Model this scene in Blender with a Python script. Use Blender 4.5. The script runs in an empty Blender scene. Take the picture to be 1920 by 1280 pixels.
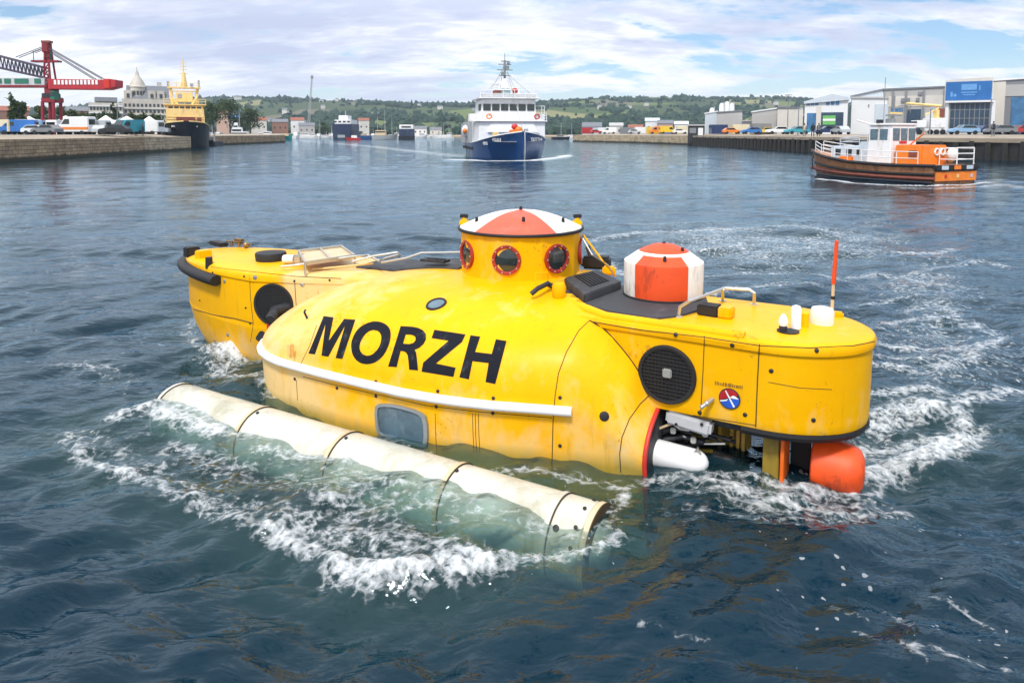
import bpy, bmesh, math, random
import numpy as np
from mathutils import Vector, Matrix
from mathutils.bvhtree import BVHTree
from mathutils.geometry import delaunay_2d_cdt

R = math.radians
scn = bpy.context.scene
col = scn.collection
random.seed(7)

# ------------------------------------------------------------------ camera
F = 1300.0; H = 3.0; PIT = R(5.0); CY = 250 + F * math.tan(PIT)
cam = bpy.data.cameras.new('camera'); camo = bpy.data.objects.new('camera', cam); col.objects.link(camo)
camo.location = (0, 0, H); camo.rotation_euler = (R(90) - PIT, 0, 0)
cam.sensor_width = 36; cam.lens = F / 1920 * 36; cam.shift_y = (CY - 640) / 1920
cam.clip_start = 0.1; cam.clip_end = 9000
scn.camera = camo

# ------------------------------------------------------------------ light
SUN_EL, SUN_AZ = R(54), R(196)          # azimuth clockwise from +Y: behind the camera, a little to the left
w = bpy.data.worlds.new('World'); scn.world = w; w.use_nodes = True
nt = w.node_tree; nt.nodes.clear()
def N(nt, t, **k):
    n = nt.nodes.new(t)
    for a, b in k.items():
        if a.startswith('i_'):
            key = a[2:]
            key = int(key) if key.isdigit() else key.replace('_', ' ')
            n.inputs[key].default_value = b
        else: setattr(n, a, b)
    return n
def lk(nt, a, b): nt.links.new(a, b)
def ramp(nt, src, stops, interp='LINEAR'):
    r = nt.nodes.new('ShaderNodeValToRGB'); r.color_ramp.interpolation = interp
    e = r.color_ramp.elements
    while len(e) > 1: e.remove(e[-1])
    e[0].position = stops[0][0]; e[0].color = tuple(stops[0][1]) + (1,) if len(stops[0][1]) == 3 else stops[0][1]
    for p, c in stops[1:]:
        x = e.new(p); x.color = tuple(c) + (1,) if len(c) == 3 else c
    lk(nt, src, r.inputs[0]); return r
def math_n(nt, op, a, b=None, c=None, clamp=False):
    n = nt.nodes.new('ShaderNodeMath'); n.operation = op; n.use_clamp = clamp
    for i, x in enumerate((a, b, c)):
        if x is None: continue
        if isinstance(x, (int, float)): n.inputs[i].default_value = x
        else: lk(nt, x, n.inputs[i])
    return n.outputs[0]
def mixc(nt, fac, a, b, blend='MIX'):
    n = nt.nodes.new('ShaderNodeMix'); n.data_type = 'RGBA'; n.blend_type = blend
    for i, x in ((0, fac), (6, a), (7, b)):
        if isinstance(x, (int, float)): n.inputs[i].default_value = x
        elif isinstance(x, (tuple, list)): n.inputs[i].default_value = tuple(x) + ((1,) if len(x) == 3 else ())
        else: lk(nt, x, n.inputs[i])
    return n.outputs[2]

sky = N(nt, 'ShaderNodeTexSky', sky_type='NISHITA', sun_disc=False, sun_elevation=SUN_EL, sun_rotation=SUN_AZ,
        air_density=1.0, dust_density=0.6, ozone_density=2.0)
tc = N(nt, 'ShaderNodeTexCoord')
sep = N(nt, 'ShaderNodeSeparateXYZ'); lk(nt, tc.outputs['Generated'], sep.inputs[0])
zz = math_n(nt, 'ADD', math_n(nt, 'MAXIMUM', sep.outputs[2], 0.0), 0.24)
cx = math_n(nt, 'DIVIDE', sep.outputs[0], zz); cy_ = math_n(nt, 'DIVIDE', sep.outputs[1], zz)
cmb = N(nt, 'ShaderNodeCombineXYZ'); lk(nt, cx, cmb.inputs[0]); lk(nt, cy_, cmb.inputs[1])
def cloudnoise(scale, detail, rough, off, sx=1.0, sy=1.0):
    mp = N(nt, 'ShaderNodeMapping'); mp.inputs['Location'].default_value = off; mp.inputs['Scale'].default_value = (sx, sy, 1)
    lk(nt, cmb.outputs[0], mp.inputs[0])
    n = N(nt, 'ShaderNodeTexNoise', i_Scale=scale, i_Detail=detail, i_Roughness=rough, i_Distortion=0.25)
    lk(nt, mp.outputs[0], n.inputs['Vector']); return n.outputs['Fac']
c1 = cloudnoise(2.2, 8, 0.56, (3.1, 1.4, 0), 0.8, 1.15)
c2 = cloudnoise(5.5, 7, 0.62, (7.3, 0.2, 4), 0.55, 1.3)
c3 = cloudnoise(1.1, 4, 0.5, (1.3, 9.2, 2), 1.0, 1.0)
cov = math_n(nt, 'ADD', math_n(nt, 'MULTIPLY', c1, 0.7), math_n(nt, 'MULTIPLY', c2, 0.3))
# cover is thicker towards the left of the harbour
hi_ = N(nt, 'ShaderNodeMapRange'); hi_.inputs[1].default_value = .15; hi_.inputs[2].default_value = .30; lk(nt, sep.outputs[2], hi_.inputs[0])
covb = math_n(nt, 'ADD', math_n(nt, 'ADD', cov, math_n(nt, 'MULTIPLY', sep.outputs[0], -0.10)), math_n(nt, 'MULTIPLY', hi_.outputs[0], .07))
mask = ramp(nt, covb, [(0.425, (0, 0, 0)), (0.465, (.65, .65, .65)), (0.51, (1, 1, 1))])
shade = ramp(nt, math_n(nt, 'ADD', math_n(nt, 'MULTIPLY', c3, 0.55), math_n(nt, 'MULTIPLY', c2, 0.45)),
             [(0.42, (12.0, 12.0, 12.1)), (0.475, (10.2, 10.5, 11.3)), (0.53, (7.9, 8.5, 10.3)), (0.60, (6.3, 7.0, 9.3))])
skyb = mixc(nt, 1.0, sky.outputs[0], (1.15, 1.30, 1.45), 'MULTIPLY')
cl = mixc(nt, mask.outputs[0], skyb, mixc(nt, math_n(nt, 'MULTIPLY', hi_.outputs[0], .8), shade.outputs[0], (13.2, 14.0, 15.6)))
# bright pale band above the horizon
hz = ramp(nt, sep.outputs[2], [(0.0, (.7, .7, .7)), (0.04, (.4, .4, .4)), (0.10, (0, 0, 0))])
cl2 = mixc(nt, hz.outputs[0], cl, (9.4, 10.0, 11.0))
bg = N(nt, 'ShaderNodeBackground', i_Strength=0.094); lk(nt, cl2, bg.inputs[0])
wo = N(nt, 'ShaderNodeOutputWorld'); lk(nt, bg.outputs[0], wo.inputs[0])

sl = bpy.data.lights.new('sun', 'SUN'); slo = bpy.data.objects.new('sun', sl); col.objects.link(slo)
sl.energy = 3.1; sl.angle = R(9.0); sl.color = (1.0, 0.95, 0.87)
sd = Vector((math.sin(SUN_AZ) * math.cos(SUN_EL), math.cos(SUN_AZ) * math.cos(SUN_EL), math.sin(SUN_EL)))
slo.rotation_euler = (-sd).to_track_quat('-Z', 'Y').to_euler()
slo.location = (0, -20, 40)

scn.view_settings.view_transform = 'Standard'; scn.view_settings.look = 'None'
scn.view_settings.exposure = 0.08; scn.view_settings.gamma = 1.0
scn.render.engine = 'CYCLES'
scn.cycles.max_bounces = 8; scn.cycles.transparent_max_bounces = 12
scn.cycles.use_denoising = True
scn.cycles.caustics_reflective = False; scn.cycles.caustics_refractive = False

# ------------------------------------------------------------------ geometry helpers
cp, sp = math.cos(PIT), math.sin(PIT)
def ray(u, v):
    X = (u - 960) / F; Y = (CY - v) / F
    return Vector((X, cp + Y * sp, -sp + Y * cp))
def G(u, v, z=0.0):                       # point at height z seen at photo pixel (u, v)
    d = ray(u, v); t = (z - H) / d.z
    return Vector((0, 0, H)) + d * t
def P(u, v, Y):                           # point at distance Y
    d = ray(u, v); return Vector((0, 0, H)) + d * (Y / d.y)

class MB:
    def __init__(s): s.v = []; s.f = []; s.m = []; s.mi = 0; s.M = None
    def add(s, vs, fs):
        o = len(s.v)
        if s.M is not None: vs = [s.M @ Vector(p) for p in vs]
        s.v += [tuple(p) for p in vs]; s.f += [tuple(i + o for i in f) for f in fs]; s.m += [s.mi] * len(fs)
        return s
    def box(s, c, d, rz=0.0, top=1.0, ry=0.0):
        hx, hy, hz = d[0] / 2, d[1] / 2, d[2] / 2
        m = Matrix.Translation(c) @ Matrix.Rotation(rz, 4, 'Z') @ Matrix.Rotation(ry, 4, 'Y')
        vs = [m @ Vector((x * hx * (top if z > 0 else 1), y * hy * (top if z > 0 else 1), z * hz)) for z in (-1, 1) for x, y in ((-1, -1), (1, -1), (1, 1), (-1, 1))]
        return s.add(vs, [(3, 2, 1, 0), (4, 5, 6, 7), (0, 1, 5, 4), (1, 2, 6, 5), (2, 3, 7, 6), (3, 0, 4, 7)])
    def b2(s, lo, hi):
        return s.box([(a + b) / 2 for a, b in zip(lo, hi)], [abs(b - a) for a, b in zip(lo, hi)])
    def tube(s, pts, r, n=8, closed=False, rs=None, flat=1.0):
        pts = [Vector(p) for p in pts]; k = len(pts); rings = []
        up = Vector((0, 0, 1)); prev = None
        for i, p in enumerate(pts):
            if closed: t = pts[(i + 1) % k] - pts[i - 1]
            else: t = pts[min(i + 1, k - 1)] - pts[max(i - 1, 0)]
            t.normalize()
            a = prev if prev is not None else (up if abs(t.z) < .9 else Vector((1, 0, 0)))
            b = t.cross(a); 
            if b.length < 1e-6: b = t.cross(Vector((1, .3, 0)))
            b.normalize(); a = b.cross(t); a.normalize(); prev = a
            rr = rs[i] if rs else r
            rings.append([p + (a * math.cos(q) * flat + b * math.sin(q)) * rr for q in [2 * math.pi * j / n for j in range(n)]])
        return s.loft(rings, cyc=closed)
    def loft(s, rings, cyc=False, caps=True, ring_closed=True):
        n = len(rings[0]); k = len(rings); vs = [p for r in rings for p in r]; fs = []
        for i in range(k if cyc else k - 1):
            j = (i + 1) % k
            for a in range(n if ring_closed else n - 1):
                b = (a + 1) % n
                fs.append((i * n + a, i * n + b, j * n + b, j * n + a))
        if caps and not cyc:
            fs.append(tuple(reversed(range(n)))); fs.append(tuple((k - 1) * n + a for a in range(n)))
        return s.add(vs, fs)
    def lathe(s, prof, n=24, c=(0, 0, 0), M=None, caps=True):
        rings = []
        for r, z in prof:
            ring = [Vector((math.cos(2 * math.pi * j / n) * r, math.sin(2 * math.pi * j / n) * r, z)) for j in range(n)]
            if M is not None: ring = [M @ p for p in ring]
            rings.append([p + Vector(c) for p in ring])
        return s.loft(rings, caps=caps)
    def cyl(s, p0, p1, r0, r1=None, n=12):
        return s.tube([p0, p1], r0, n, rs=[r0, r0 if r1 is None else r1])
    def prism(s, poly, z0, z1):
        return s.loft([[(x, y, z0) for x, y in poly], [(x, y, z1) for x, y in poly]])
    def ball(s, c, r, n=12, k=8):
        rx, ry, rz = (r, r, r) if isinstance(r, (int, float)) else r
        rings = []
        for i in range(k + 1):
            t = -math.pi / 2 + math.pi * (0.02 + .96 * i / k)
            rings.append([(c[0] + rx * math.cos(t) * math.cos(2 * math.pi * j / n), c[1] + ry * math.cos(t) * math.sin(2 * math.pi * j / n), c[2] + rz * math.sin(t)) for j in range(n)])
        return s.loft(rings)
    def build(s, name, mat, parent=None, smooth=40, bevel=0, fixn=True, loc=None, rz=0.0):
        me = bpy.data.meshes.new(name); me.from_pydata(s.v, [], s.f)
        if fixn or bevel:
            bm = bmesh.new(); bm.from_mesh(me)
            if bevel:
                es = [e for e in bm.edges if len(e.link_faces) == 2 and e.calc_face_angle(0) > R(40)]
                bmesh.ops.bevel(bm, geom=es, offset=bevel, segments=2, affect='EDGES', clamp_overlap=True)
            if fixn: bmesh.ops.recalc_face_normals(bm, faces=bm.faces[:])
            bm.to_mesh(me); bm.free()
        mats = mat if isinstance(mat, (list, tuple)) else [mat]
        for m in mats: me.materials.append(m)
        if len(mats) > 1 and not bevel: me.polygons.foreach_set('material_index', s.m)
        if smooth:
            me.polygons.foreach_set('use_smooth', [True] * len(me.polygons)); me.set_sharp_from_angle(angle=R(smooth))
        o = bpy.data.objects.new(name, me); col.objects.link(o)
        if parent: o.parent = parent
        if loc is not None: o.location = loc
        if rz: o.rotation_euler = (0, 0, rz)
        return o

def tag(o, label=None, cat=None, group=None, kind=None):
    if label: o['label'] = label
    if cat: o['category'] = cat
    if group: o['group'] = group
    if kind: o['kind'] = kind
    return o
def thing(name, label, cat, loc=(0, 0, 0), rz=0.0, group=None):
    o = bpy.data.objects.new(name, None); col.objects.link(o)
    o.location = loc; o.rotation_euler = (0, 0, rz); o.empty_display_size = 0.3
    return tag(o, label, cat, group)
def copy_tree(o, parent=None):
    c = o.copy(); col.objects.link(c); c.parent = parent
    for ch in [x for x in bpy.data.objects if x.parent == o]: copy_tree(ch, c)
    return c

# ------------------------------------------------------------------ materials
def mat(name, c, rough=0.5, metal=0.0, var=0.12, vscale=3.0, c2=None, c2amt=0.0, c2scale=2.0, bump=0.0, bscale=40.0, spec=0.5, coat=0.0, stripes=None):
    m = bpy.data.materials.new(name); m.use_nodes = True; t = m.node_tree
    b = t.nodes['Principled BSDF']; b.inputs['Roughness'].default_value = rough; b.inputs['Metallic'].default_value = metal
    b.inputs['Specular IOR Level'].default_value = spec
    if coat: b.inputs['Coat Weight'].default_value = coat; b.inputs['Coat Roughness'].default_value = 0.12
    co = N(t, 'ShaderNodeTexCoord').outputs['Object']
    n1 = N(t, 'ShaderNodeTexNoise', i_Scale=vscale, i_Detail=6, i_Roughness=0.6); lk(t, co, n1.inputs['Vector'])
    lo = tuple(x * (1 - var) for x in c); hi = tuple(min(1, x * (1 + var)) for x in c)
    r = ramp(t, n1.outputs['Fac'], [(0.3, lo), (0.7, hi)]); out = r.outputs[0]
    if c2 is not None:
        n2 = N(t, 'ShaderNodeTexNoise', i_Scale=c2scale, i_Detail=8, i_Roughness=0.7, i_Distortion=0.4)
        mp = N(t, 'ShaderNodeMapping'); mp.inputs['Scale'].default_value = (1, 1, .45); lk(t, co, mp.inputs[0]); lk(t, mp.outputs[0], n2.inputs['Vector'])
        k = ramp(t, n2.outputs['Fac'], [(0.62 - c2amt * .35, (0, 0, 0)), (0.74 - c2amt * .2, (1, 1, 1))])
        out = mixc(t, k.outputs[0], out, c2)
    lk(t, out, b.inputs['Base Color'])
    rr = math_n(t, 'ADD', math_n(t, 'MULTIPLY', n1.outputs['Fac'], 0.3), rough - 0.15, clamp=True); lk(t, rr, b.inputs['Roughness'])
    if bump:
        n3 = N(t, 'ShaderNodeTexNoise', i_Scale=bscale, i_Detail=4); lk(t, co, n3.inputs['Vector'])
        bp = N(t, 'ShaderNodeBump', i_Strength=bump, i_Distance=0.02); lk(t, n3.outputs['Fac'], bp.inputs['Height']); lk(t, bp.outputs[0], b.inputs['Normal'])
    return m
def simple(name, c, rough=0.5, **k): return mat(name, c, rough, **k)
M = {}
M['white'] = mat('white_paint', (.78, .78, .76), .4, c2=(.5, .46, .4), c2amt=.2)
M['white_clean'] = mat('clean_white_paint', (.82, .82, .82), .4, var=.05)
M['black'] = mat('black_rubber', (.012, .012, .014), .6)
M['blackpaint'] = mat('black_paint', (.016, .018, .024), .55, c2=(.06, .06, .065), c2amt=.25, c2scale=5)
M['darkgrey'] = mat('dark_grey_deck', (.045, .048, .055), .75, bump=.4, bscale=160, c2=(.10, .10, .11), c2amt=.2)
M['midgrey'] = mat('mid_grey', (.22, .23, .24), .6)
M['lightgrey'] = mat('light_grey', (.5, .51, .53), .5)
M['steel'] = mat('brushed_steel', (.55, .54, .50), .35, metal=.7)
M['red'] = mat('red_paint', (.55, .03, .02), .45)
M['orange'] = mat('orange_paint', (.82, .15, .012), .45, c2=(.5, .08, .02), c2amt=.2)
M['glass'] = mat('dark_glass', (.02, .028, .03), .08, spec=.8, var=.3)
M['bluegrey_glass'] = mat('sea_window_glass', (.11, .17, .21), .2, var=.25, vscale=6, c2=(.3, .38, .42), c2amt=.15, c2scale=4)
# ================================================================== WATER
rng = np.random.default_rng(11)
_perm = rng.permutation(512).astype(np.int64); _perm = np.concatenate([_perm, _perm])
_ga = rng.uniform(0, 2 * np.pi, 1024)
def perlin(x, y):
    xi = np.floor(x).astype(np.int64); yi = np.floor(y).astype(np.int64); xf = x - xi; yf = y - yi
    u = xf * xf * xf * (xf * (xf * 6 - 15) + 10); v = yf * yf * yf * (yf * (yf * 6 - 15) + 10)
    def g(ix, iy, dx, dy):
        a = _ga[_perm[(_perm[ix & 511] + (iy & 511))]]
        return np.cos(a) * dx + np.sin(a) * dy
    n00 = g(xi, yi, xf, yf); n10 = g(xi + 1, yi, xf - 1, yf); n01 = g(xi, yi + 1, xf, yf - 1); n11 = g(xi + 1, yi + 1, xf - 1, yf - 1)
    return (n00 + u * (n10 - n00)) + v * ((n01 + u * (n11 - n01)) - (n00 + u * (n10 - n00)))
def fbm(x, y, o=4, g=.5, ridged=False):
    s = 0; a = 1; t = 0
    for i in range(o):
        n = perlin(x * 2 ** i + 17.3 * i, y * 2 ** i - 9.1 * i)
        if ridged: n = 1 - 2 * np.abs(n)
        s = s + a * n; t += a; a *= g
    return s / t
def px2w(pts, z=0.0): return np.array([G(u, v, z)[:2] for u, v in pts])
def polydist(x, y, pts):
    best = np.full(x.shape, 1e9)
    for a, b in zip(pts[:-1], pts[1:]):
        ab = b - a; L2 = (ab ** 2).sum()
        t = np.clip(((x - a[0]) * ab[0] + (y - a[1]) * ab[1]) / L2, 0, 1)
        best = np.minimum(best, (x - a[0] - t * ab[0]) ** 2 + (y - a[1] - t * ab[1]) ** 2)
    return np.sqrt(best)
def inpoly(x, y, pts):
    r = np.zeros(x.shape, bool); n = len(pts)
    for i in range(n):
        (x1, y1), (x2, y2) = pts[i], pts[(i + 1) % n]
        c = (y1 > y) != (y2 > y)
        r ^= c & (x < (x2 - x1) * (y - y1) / (y2 - y1 + 1e-12) + x1)
    return r

ys = [1.2]
while ys[-1] < 1100:
    y = ys[-1]; ys.append(y + (0.0052 * y if y < 60 else (0.012 * y if y < 400 else .06 * y)) + .004)
ys = np.array(ys); NX = 760
t = np.linspace(-1, 1, NX)
X = t[None, :] * (1.8 + 0.92 * ys[:, None]); Y = np.repeat(ys[:, None], NX, 1)
Xf, Yf = X.ravel(), Y.ravel()
cell = np.repeat((0.0056 * ys)[:, None], NX, 1).ravel()
Z = np.zeros_like(Xf)
def fade(lam): return np.clip((lam / cell - 3.5) / 4, 0, 1)
wind = R(-68)
for i in range(72):
    lam = .20 * (6.0 / .20) ** rng.random(); a = wind + rng.normal() * .65
    kx, ky = np.cos(a) * 2 * np.pi / lam, np.sin(a) * 2 * np.pi / lam
    amp = 0.0078 * lam ** .8 * (0.5 + rng.random())
    warp = .6 * perlin(Xf * .35 + i, Yf * .35 - i)
    ph = kx * Xf + ky * Yf + rng.random() * 6.28 + warp * 2
    s = np.sin(ph); Z += fade(lam) * amp * (s + .25 * np.cos(2 * ph))
Z *= np.interp(Yf, [4, 8, 13, 25, 60], [1.6, 1.45, 1.1, .55, .30])
near = Yf < 90
Z[near] += (fbm(Xf[near] * .9, Yf[near] * 1.6, 4, .55) * .05) * fade(1.0)[near]
Z *= np.clip(.55 + .45 * fbm(Xf * .12, Yf * .12, 2) * 2.2, .3, 1.2)

foam = np.zeros_like(Z); aer = np.zeros_like(Z); lift = np.zeros_like(Z)
def line(px, wd, s, ae=0.0, lf=0.0, aw=3.0, z=0.0):
    wd *= 1.2; pts = px2w(px, z); m = (Xf > pts[:, 0].min() - wd * 6) & (Xf < pts[:, 0].max() + wd * 6) & (Yf > pts[:, 1].min() - wd * 6) & (Yf < pts[:, 1].max() + wd * 6)
    if not m.any(): return
    # the line wanders a little, so the foam edge is ragged
    wx = Xf[m] + .9 * wd * fbm(Xf[m] * 1.3 / max(wd, .25) * .35, Yf[m] * 1.3 / max(wd, .25) * .35, 3)
    wy = Yf[m] + .9 * wd * fbm(Xf[m] * .5 / max(wd, .25) + 40, Yf[m] * .5 / max(wd, .25), 3)
    d = polydist(wx, wy, pts)
    foam[m] = np.maximum(foam[m], s * np.exp(-(d / wd) ** 2))
    if ae: aer[m] = np.maximum(aer[m], ae * np.exp(-(d / (wd * aw)) ** 2))
    if lf: lift[m] += lf * np.exp(-(d / (wd * 1.1)) ** 2)
def blob(px, rx, ry, s, ae=0.0, lf=0.0):
    c = px2w([px])[0]; d = np.sqrt(((Xf - c[0]) / rx) ** 2 + ((Yf - c[1]) / ry) ** 2)
    foam[:] = np.maximum(foam, s * np.exp(-d ** 2))
    if ae: aer[:] = np.maximum(aer, ae * np.exp(-(d / 1.6) ** 2))
    if lf: lift[:] += lf * np.exp(-d ** 2)
# bow wave of the outrigger float
line([(128, 800), (150, 845), (205, 868), (300, 905), (400, 950), (500, 990)], .085, .72, .5, .035)
line([(500, 985), (590, 1035), (650, 1062)], .11, .85, .5, .05)
line([(640, 1062), (700, 1080), (790, 1072), (880, 1058), (930, 1052)], .13, 1.2, .6, .085)
line([(930, 1050), (1000, 1046), (1070, 1044), (1120, 1035), (1160, 1010)], .06, .85, .4, .04)
line([(150, 800), (230, 850), (330, 890), (430, 930), (520, 965), (640, 1030)], .17, .40, .6)
# wash over the float
line([(225, 778), (275, 768), (330, 782), (400, 800)], .13, 1.0, .6, .06)
line([(400, 800), (470, 812), (540, 818)], .09, .6, .6)
line([(300, 755), (380, 775), (480, 795)], .10, .72, .6)
line([(480, 840), (600, 850), (700, 870), (800, 872)], .11, .78, .7)
line([(330, 830), (430, 865), (540, 905), (640, 950), (760, 1000)], .17, .50, .8)
line([(640, 880), (720, 905), (820, 930), (900, 960)], .12, .50, .8)
line([(560, 980), (650, 1000), (760, 1020), (860, 1030)], .14, .66, .7)
line([(880, 900), (980, 925), (1060, 960), (1130, 965), (1160, 925)], .10, .46, .8)
line([(1000, 985), (1080, 1000), (1140, 985)], .09, .45, .7)
line([(560, 800), (650, 815), (740, 835), (850, 880), (960, 890), (1080, 893), (1180, 898)], .07, .5, .5)
line([(900, 885), (1000, 890), (1100, 900), (1170, 915)], .06, .6, .4)
line([(1090, 900), (1130, 905), (1170, 920), (1165, 950)], .05, .7, .4)
# splash between the pods
blob((452, 672), .46, .34, 1.45, .7, .13); blob((482, 655), .26, .26, 1.3, .5, .16); blob((415, 668), .3, .25, 1.0, .5, .06); blob((425, 690), .28, .2, .8, .6, .04)
line([(400, 700), (460, 715), (520, 745)], .12, .7, .7)
line([(90, 690), (160, 690), (220, 700)], .12, .42)
line([(370, 590), (350, 620), (380, 655), (440, 668)], .12, .45, .3)
# behind and below the stern pod
line([(1205, 892), (1300, 890), (1380, 895), (1430, 900), (1520, 915), (1620, 912), (1650, 900)], .07, .80, .3, .02)
line([(1300, 905), (1400, 925), (1500, 945), (1600, 955), (1690, 945)], .08, .72, .2, .02)
line([(1290, 960), (1420, 985), (1520, 970), (1620, 965)], .05, .52)
line([(1640, 870), (1700, 858), (1760, 842), (1810, 815), (1825, 800)], .15, 1.05, .4, .06)
line([(1640, 800), (1690, 782), (1740, 772), (1790, 780)], .16, .95, .4, .06)
line([(1630, 830), (1700, 830), (1780, 825)], .18, .70, .5)
line([(1640, 755), (1700, 750), (1760, 745)], .12, .62)
line([(1650, 700), (1740, 712), (1800, 690), (1860, 640), (1885, 620)], .14, .70)
line([(1650, 680), (1740, 688), (1820, 682)], .12, .62)
line([(1645, 655), (1720, 662), (1800, 660), (1850, 640)], .12, .66)
line([(1760, 770), (1850, 750), (1915, 735)], .13, .72)
line([(1660, 600), (1750, 585), (1830, 600), (1880, 625)], .13, .6)
line([(1700, 575), (1760, 560), (1800, 600), (1850, 610)], .15, .55)
line([(1690, 520), (1760, 500), (1850, 490), (1890, 500)], .16, .5)
line([(1590, 520), (1640, 512), (1700, 522), (1800, 540)], .2, .55)
line([(1100, 448), (1200, 438), (1330, 430), (1470, 428), (1600, 440)], .25, .55)
line([(1180, 420), (1330, 415), (1500, 412), (1650, 425)], .25, .35)
line([(1330, 520), (1420, 516), (1520, 518), (1580, 530)], .16, .62)
line([(1320, 470), (1440, 462), (1560, 465), (1700, 480), (1790, 470)], .2, .58)
line([(1330, 560), (1440, 540), (1550, 545)], .14, .5)
line([(1120, 480), (1160, 505), (1170, 515)], .2, .5)
line([(1590, 570), (1660, 560), (1720, 550)], .12, .45)
blob((1780, 640), 1.6, 2.2, .34); blob((1500, 470), 2.5, 2.0, .34); blob((1720, 540), 1.6, 2.0, .36)
line([(1740, 1130), (1800, 1150), (1860, 1180)], .03, .42)
line([(1660, 1150), (1700, 1180), (1760, 1200)], .025, .38)
line([(1180, 1180), (1240, 1190), (1330, 1215)], .025, .34)
line([(1560, 1150), (1620, 1175)], .03, .40)
line([(1690, 1225), (1760, 1240), (1830, 1262), (1915, 1275)], .03, .55)
line([(1600, 1190), (1690, 1230), (1740, 1270)], .03, .35)
# far wakes: the blue ship, the pilot boat and the small red boat
line([(850, 300), (920, 303), (1000, 302), (1050, 296), (1065, 292)], .9, 1.1, 0, .12)
line([(862, 293), (780, 284), (700, 275), (640, 270)], 2.4, .50)
line([(640, 270), (600, 267), (560, 263)], 2.0, .4)
line([(1010, 300), (1040, 294), (1075, 289)], .6, .5)
line([(1535, 336), (1600, 344), (1680, 349), (1740, 350), (1800, 348), (1845, 343)], .3, 1.0, 0, .06)
line([(1690, 352), (1760, 354), (1840, 350), (1905, 345)], .35, .6)
line([(1845, 340), (1915, 352)], .6, .5)
# broad churned patches astern
def patch(px, s, sx, sy, thr=.18, soft=.25):
    P2 = px2w(px); m = inpoly(Xf, Yf, P2); c = P2.mean(0)
    dd = polydist(Xf[m], Yf[m], np.vstack([P2, P2[:1]])); edge = np.clip(dd / (.26 * min(np.ptp(P2[:, 0]), np.ptp(P2[:, 1])) + .05) + .5 * fbm(Xf[m] * .5, Yf[m] * .7, 3), 0, 1)
    n = fbm(Xf[m] / sx + .4 * fbm(Xf[m], Yf[m], 2), Yf[m] / sy, 4, .55, True)
    v = np.clip((n - thr) / soft, 0, 1) * edge * s
    foam[m] = np.maximum(foam[m], v); aer[m] = np.maximum(aer[m], .5 * v)
patch([(1640, 560), (1760, 540), (1890, 600), (1915, 720), (1830, 830), (1740, 880), (1640, 900), (1625, 700)], .60, 1.8, .8, .28)
patch([(1590, 500), (1720, 470), (1880, 480), (1900, 600), (1760, 620), (1650, 600)], .46, 3.0, 1.2, .32)
patch([(1100, 425), (1300, 410), (1560, 415), (1800, 440), (1850, 490), (1640, 530), (1420, 540), (1310, 520), (1140, 470)], .44, 5.5, 1.5, .34)
patch([(1210, 890), (1640, 900), (1700, 935), (1600, 985), (1400, 985), (1260, 940)], .55, .5, .45, .15)
patch([(140, 800), (300, 780), (640, 830), (900, 900), (1080, 960), (1000, 1030), (700, 1050), (560, 1000), (320, 890)], .50, .55, .5, .20)
patch([(60, 660), (230, 650), (330, 700), (250, 760), (100, 740)], .34, .8, .7, .2)
# water seen through near the float is full of fine air bubbles
ndm = (Yf < 16) & (Xf < 4) & (Xf > -8); dpt = polydist(Xf[ndm], Yf[ndm], px2w([(330, 770), (640, 850), (880, 905), (1080, 955)])) + .12 * fbm(Xf[ndm] * 1.5, Yf[ndm] * 1.5, 3)
aer[ndm] = np.maximum(aer[ndm], .72 * np.exp(-(dpt / .62) ** 2))
nb = (Yf < 40)
tb = np.zeros_like(Z); tb[nb] = fbm(Xf[nb] * 4.2, Yf[nb] * 4.2, 4, .6)
tr = np.zeros_like(Z); tr[nb] = fbm(Xf[nb] * 2.4, Yf[nb] * 3.0, 4, .6, True)
act = np.clip(np.maximum(foam, aer * .7), 0, 1.2)
Z += lift * (.75 + 1.2 * tb) + act * np.where(nb, tb * .07 + (tr - .3) * .03, 0)
# confused chop astern and under the stern pod
ch = np.exp(-(((Xf - 2.4) / 2.2) ** 2 + ((Yf - 6.2) / 1.5) ** 2)) + .8 * np.exp(-(((Xf - 5.2) / 3) ** 2 + ((Yf - 10) / 4) ** 2))
Z += np.where(nb, ch * fbm(Xf * 2.2 + 5, Yf * 3.2, 4, .6) * .075, 0)
Z[ndm] *= 1 - .55 * np.exp(-(dpt / .5) ** 2)
foam *= np.where(nb, np.clip(.95 + .75 * tb + .5 * fbm(Xf * 1.1, Yf * 1.1, 2), .25, 1.6), 1)

me = bpy.data.meshes.new('water')
NY = len(ys); nv = NX * NY
me.vertices.add(nv); co = np.stack([Xf, Yf, Z], 1).astype(np.float32); me.vertices.foreach_set('co', co.ravel())
ii = (np.arange(NY - 1)[:, None] * NX + np.arange(NX - 1)[None, :]).ravel()
quads = np.stack([ii, ii + 1, ii + 1 + NX, ii + NX], 1).astype(np.int32)
nq = len(quads); me.loops.add(nq * 4); me.loops.foreach_set('vertex_index', quads.ravel())
me.polygons.add(nq); me.polygons.foreach_set('loop_start', np.arange(0, nq * 4, 4, dtype=np.int32))
me.update(calc_edges=True); me.polygons.foreach_set('use_smooth', np.ones(nq, bool))
for nm, arr in (('foam', foam), ('aer', aer)):
    at_ = me.attributes.new(nm, 'FLOAT', 'POINT'); at_.data.foreach_set('value', arr.astype(np.float32))
wm = bpy.data.materials.new('harbour_water'); wm.use_nodes = True; t_ = wm.node_tree; t_.nodes.clear()
pos = N(t_, 'ShaderNodeNewGeometry').outputs['Position']
fa = N(t_, 'ShaderNodeAttribute', attribute_name='foam').outputs['Fac']
aa = N(t_, 'ShaderNodeAttribute', attribute_name='aer').outputs['Fac']
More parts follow.
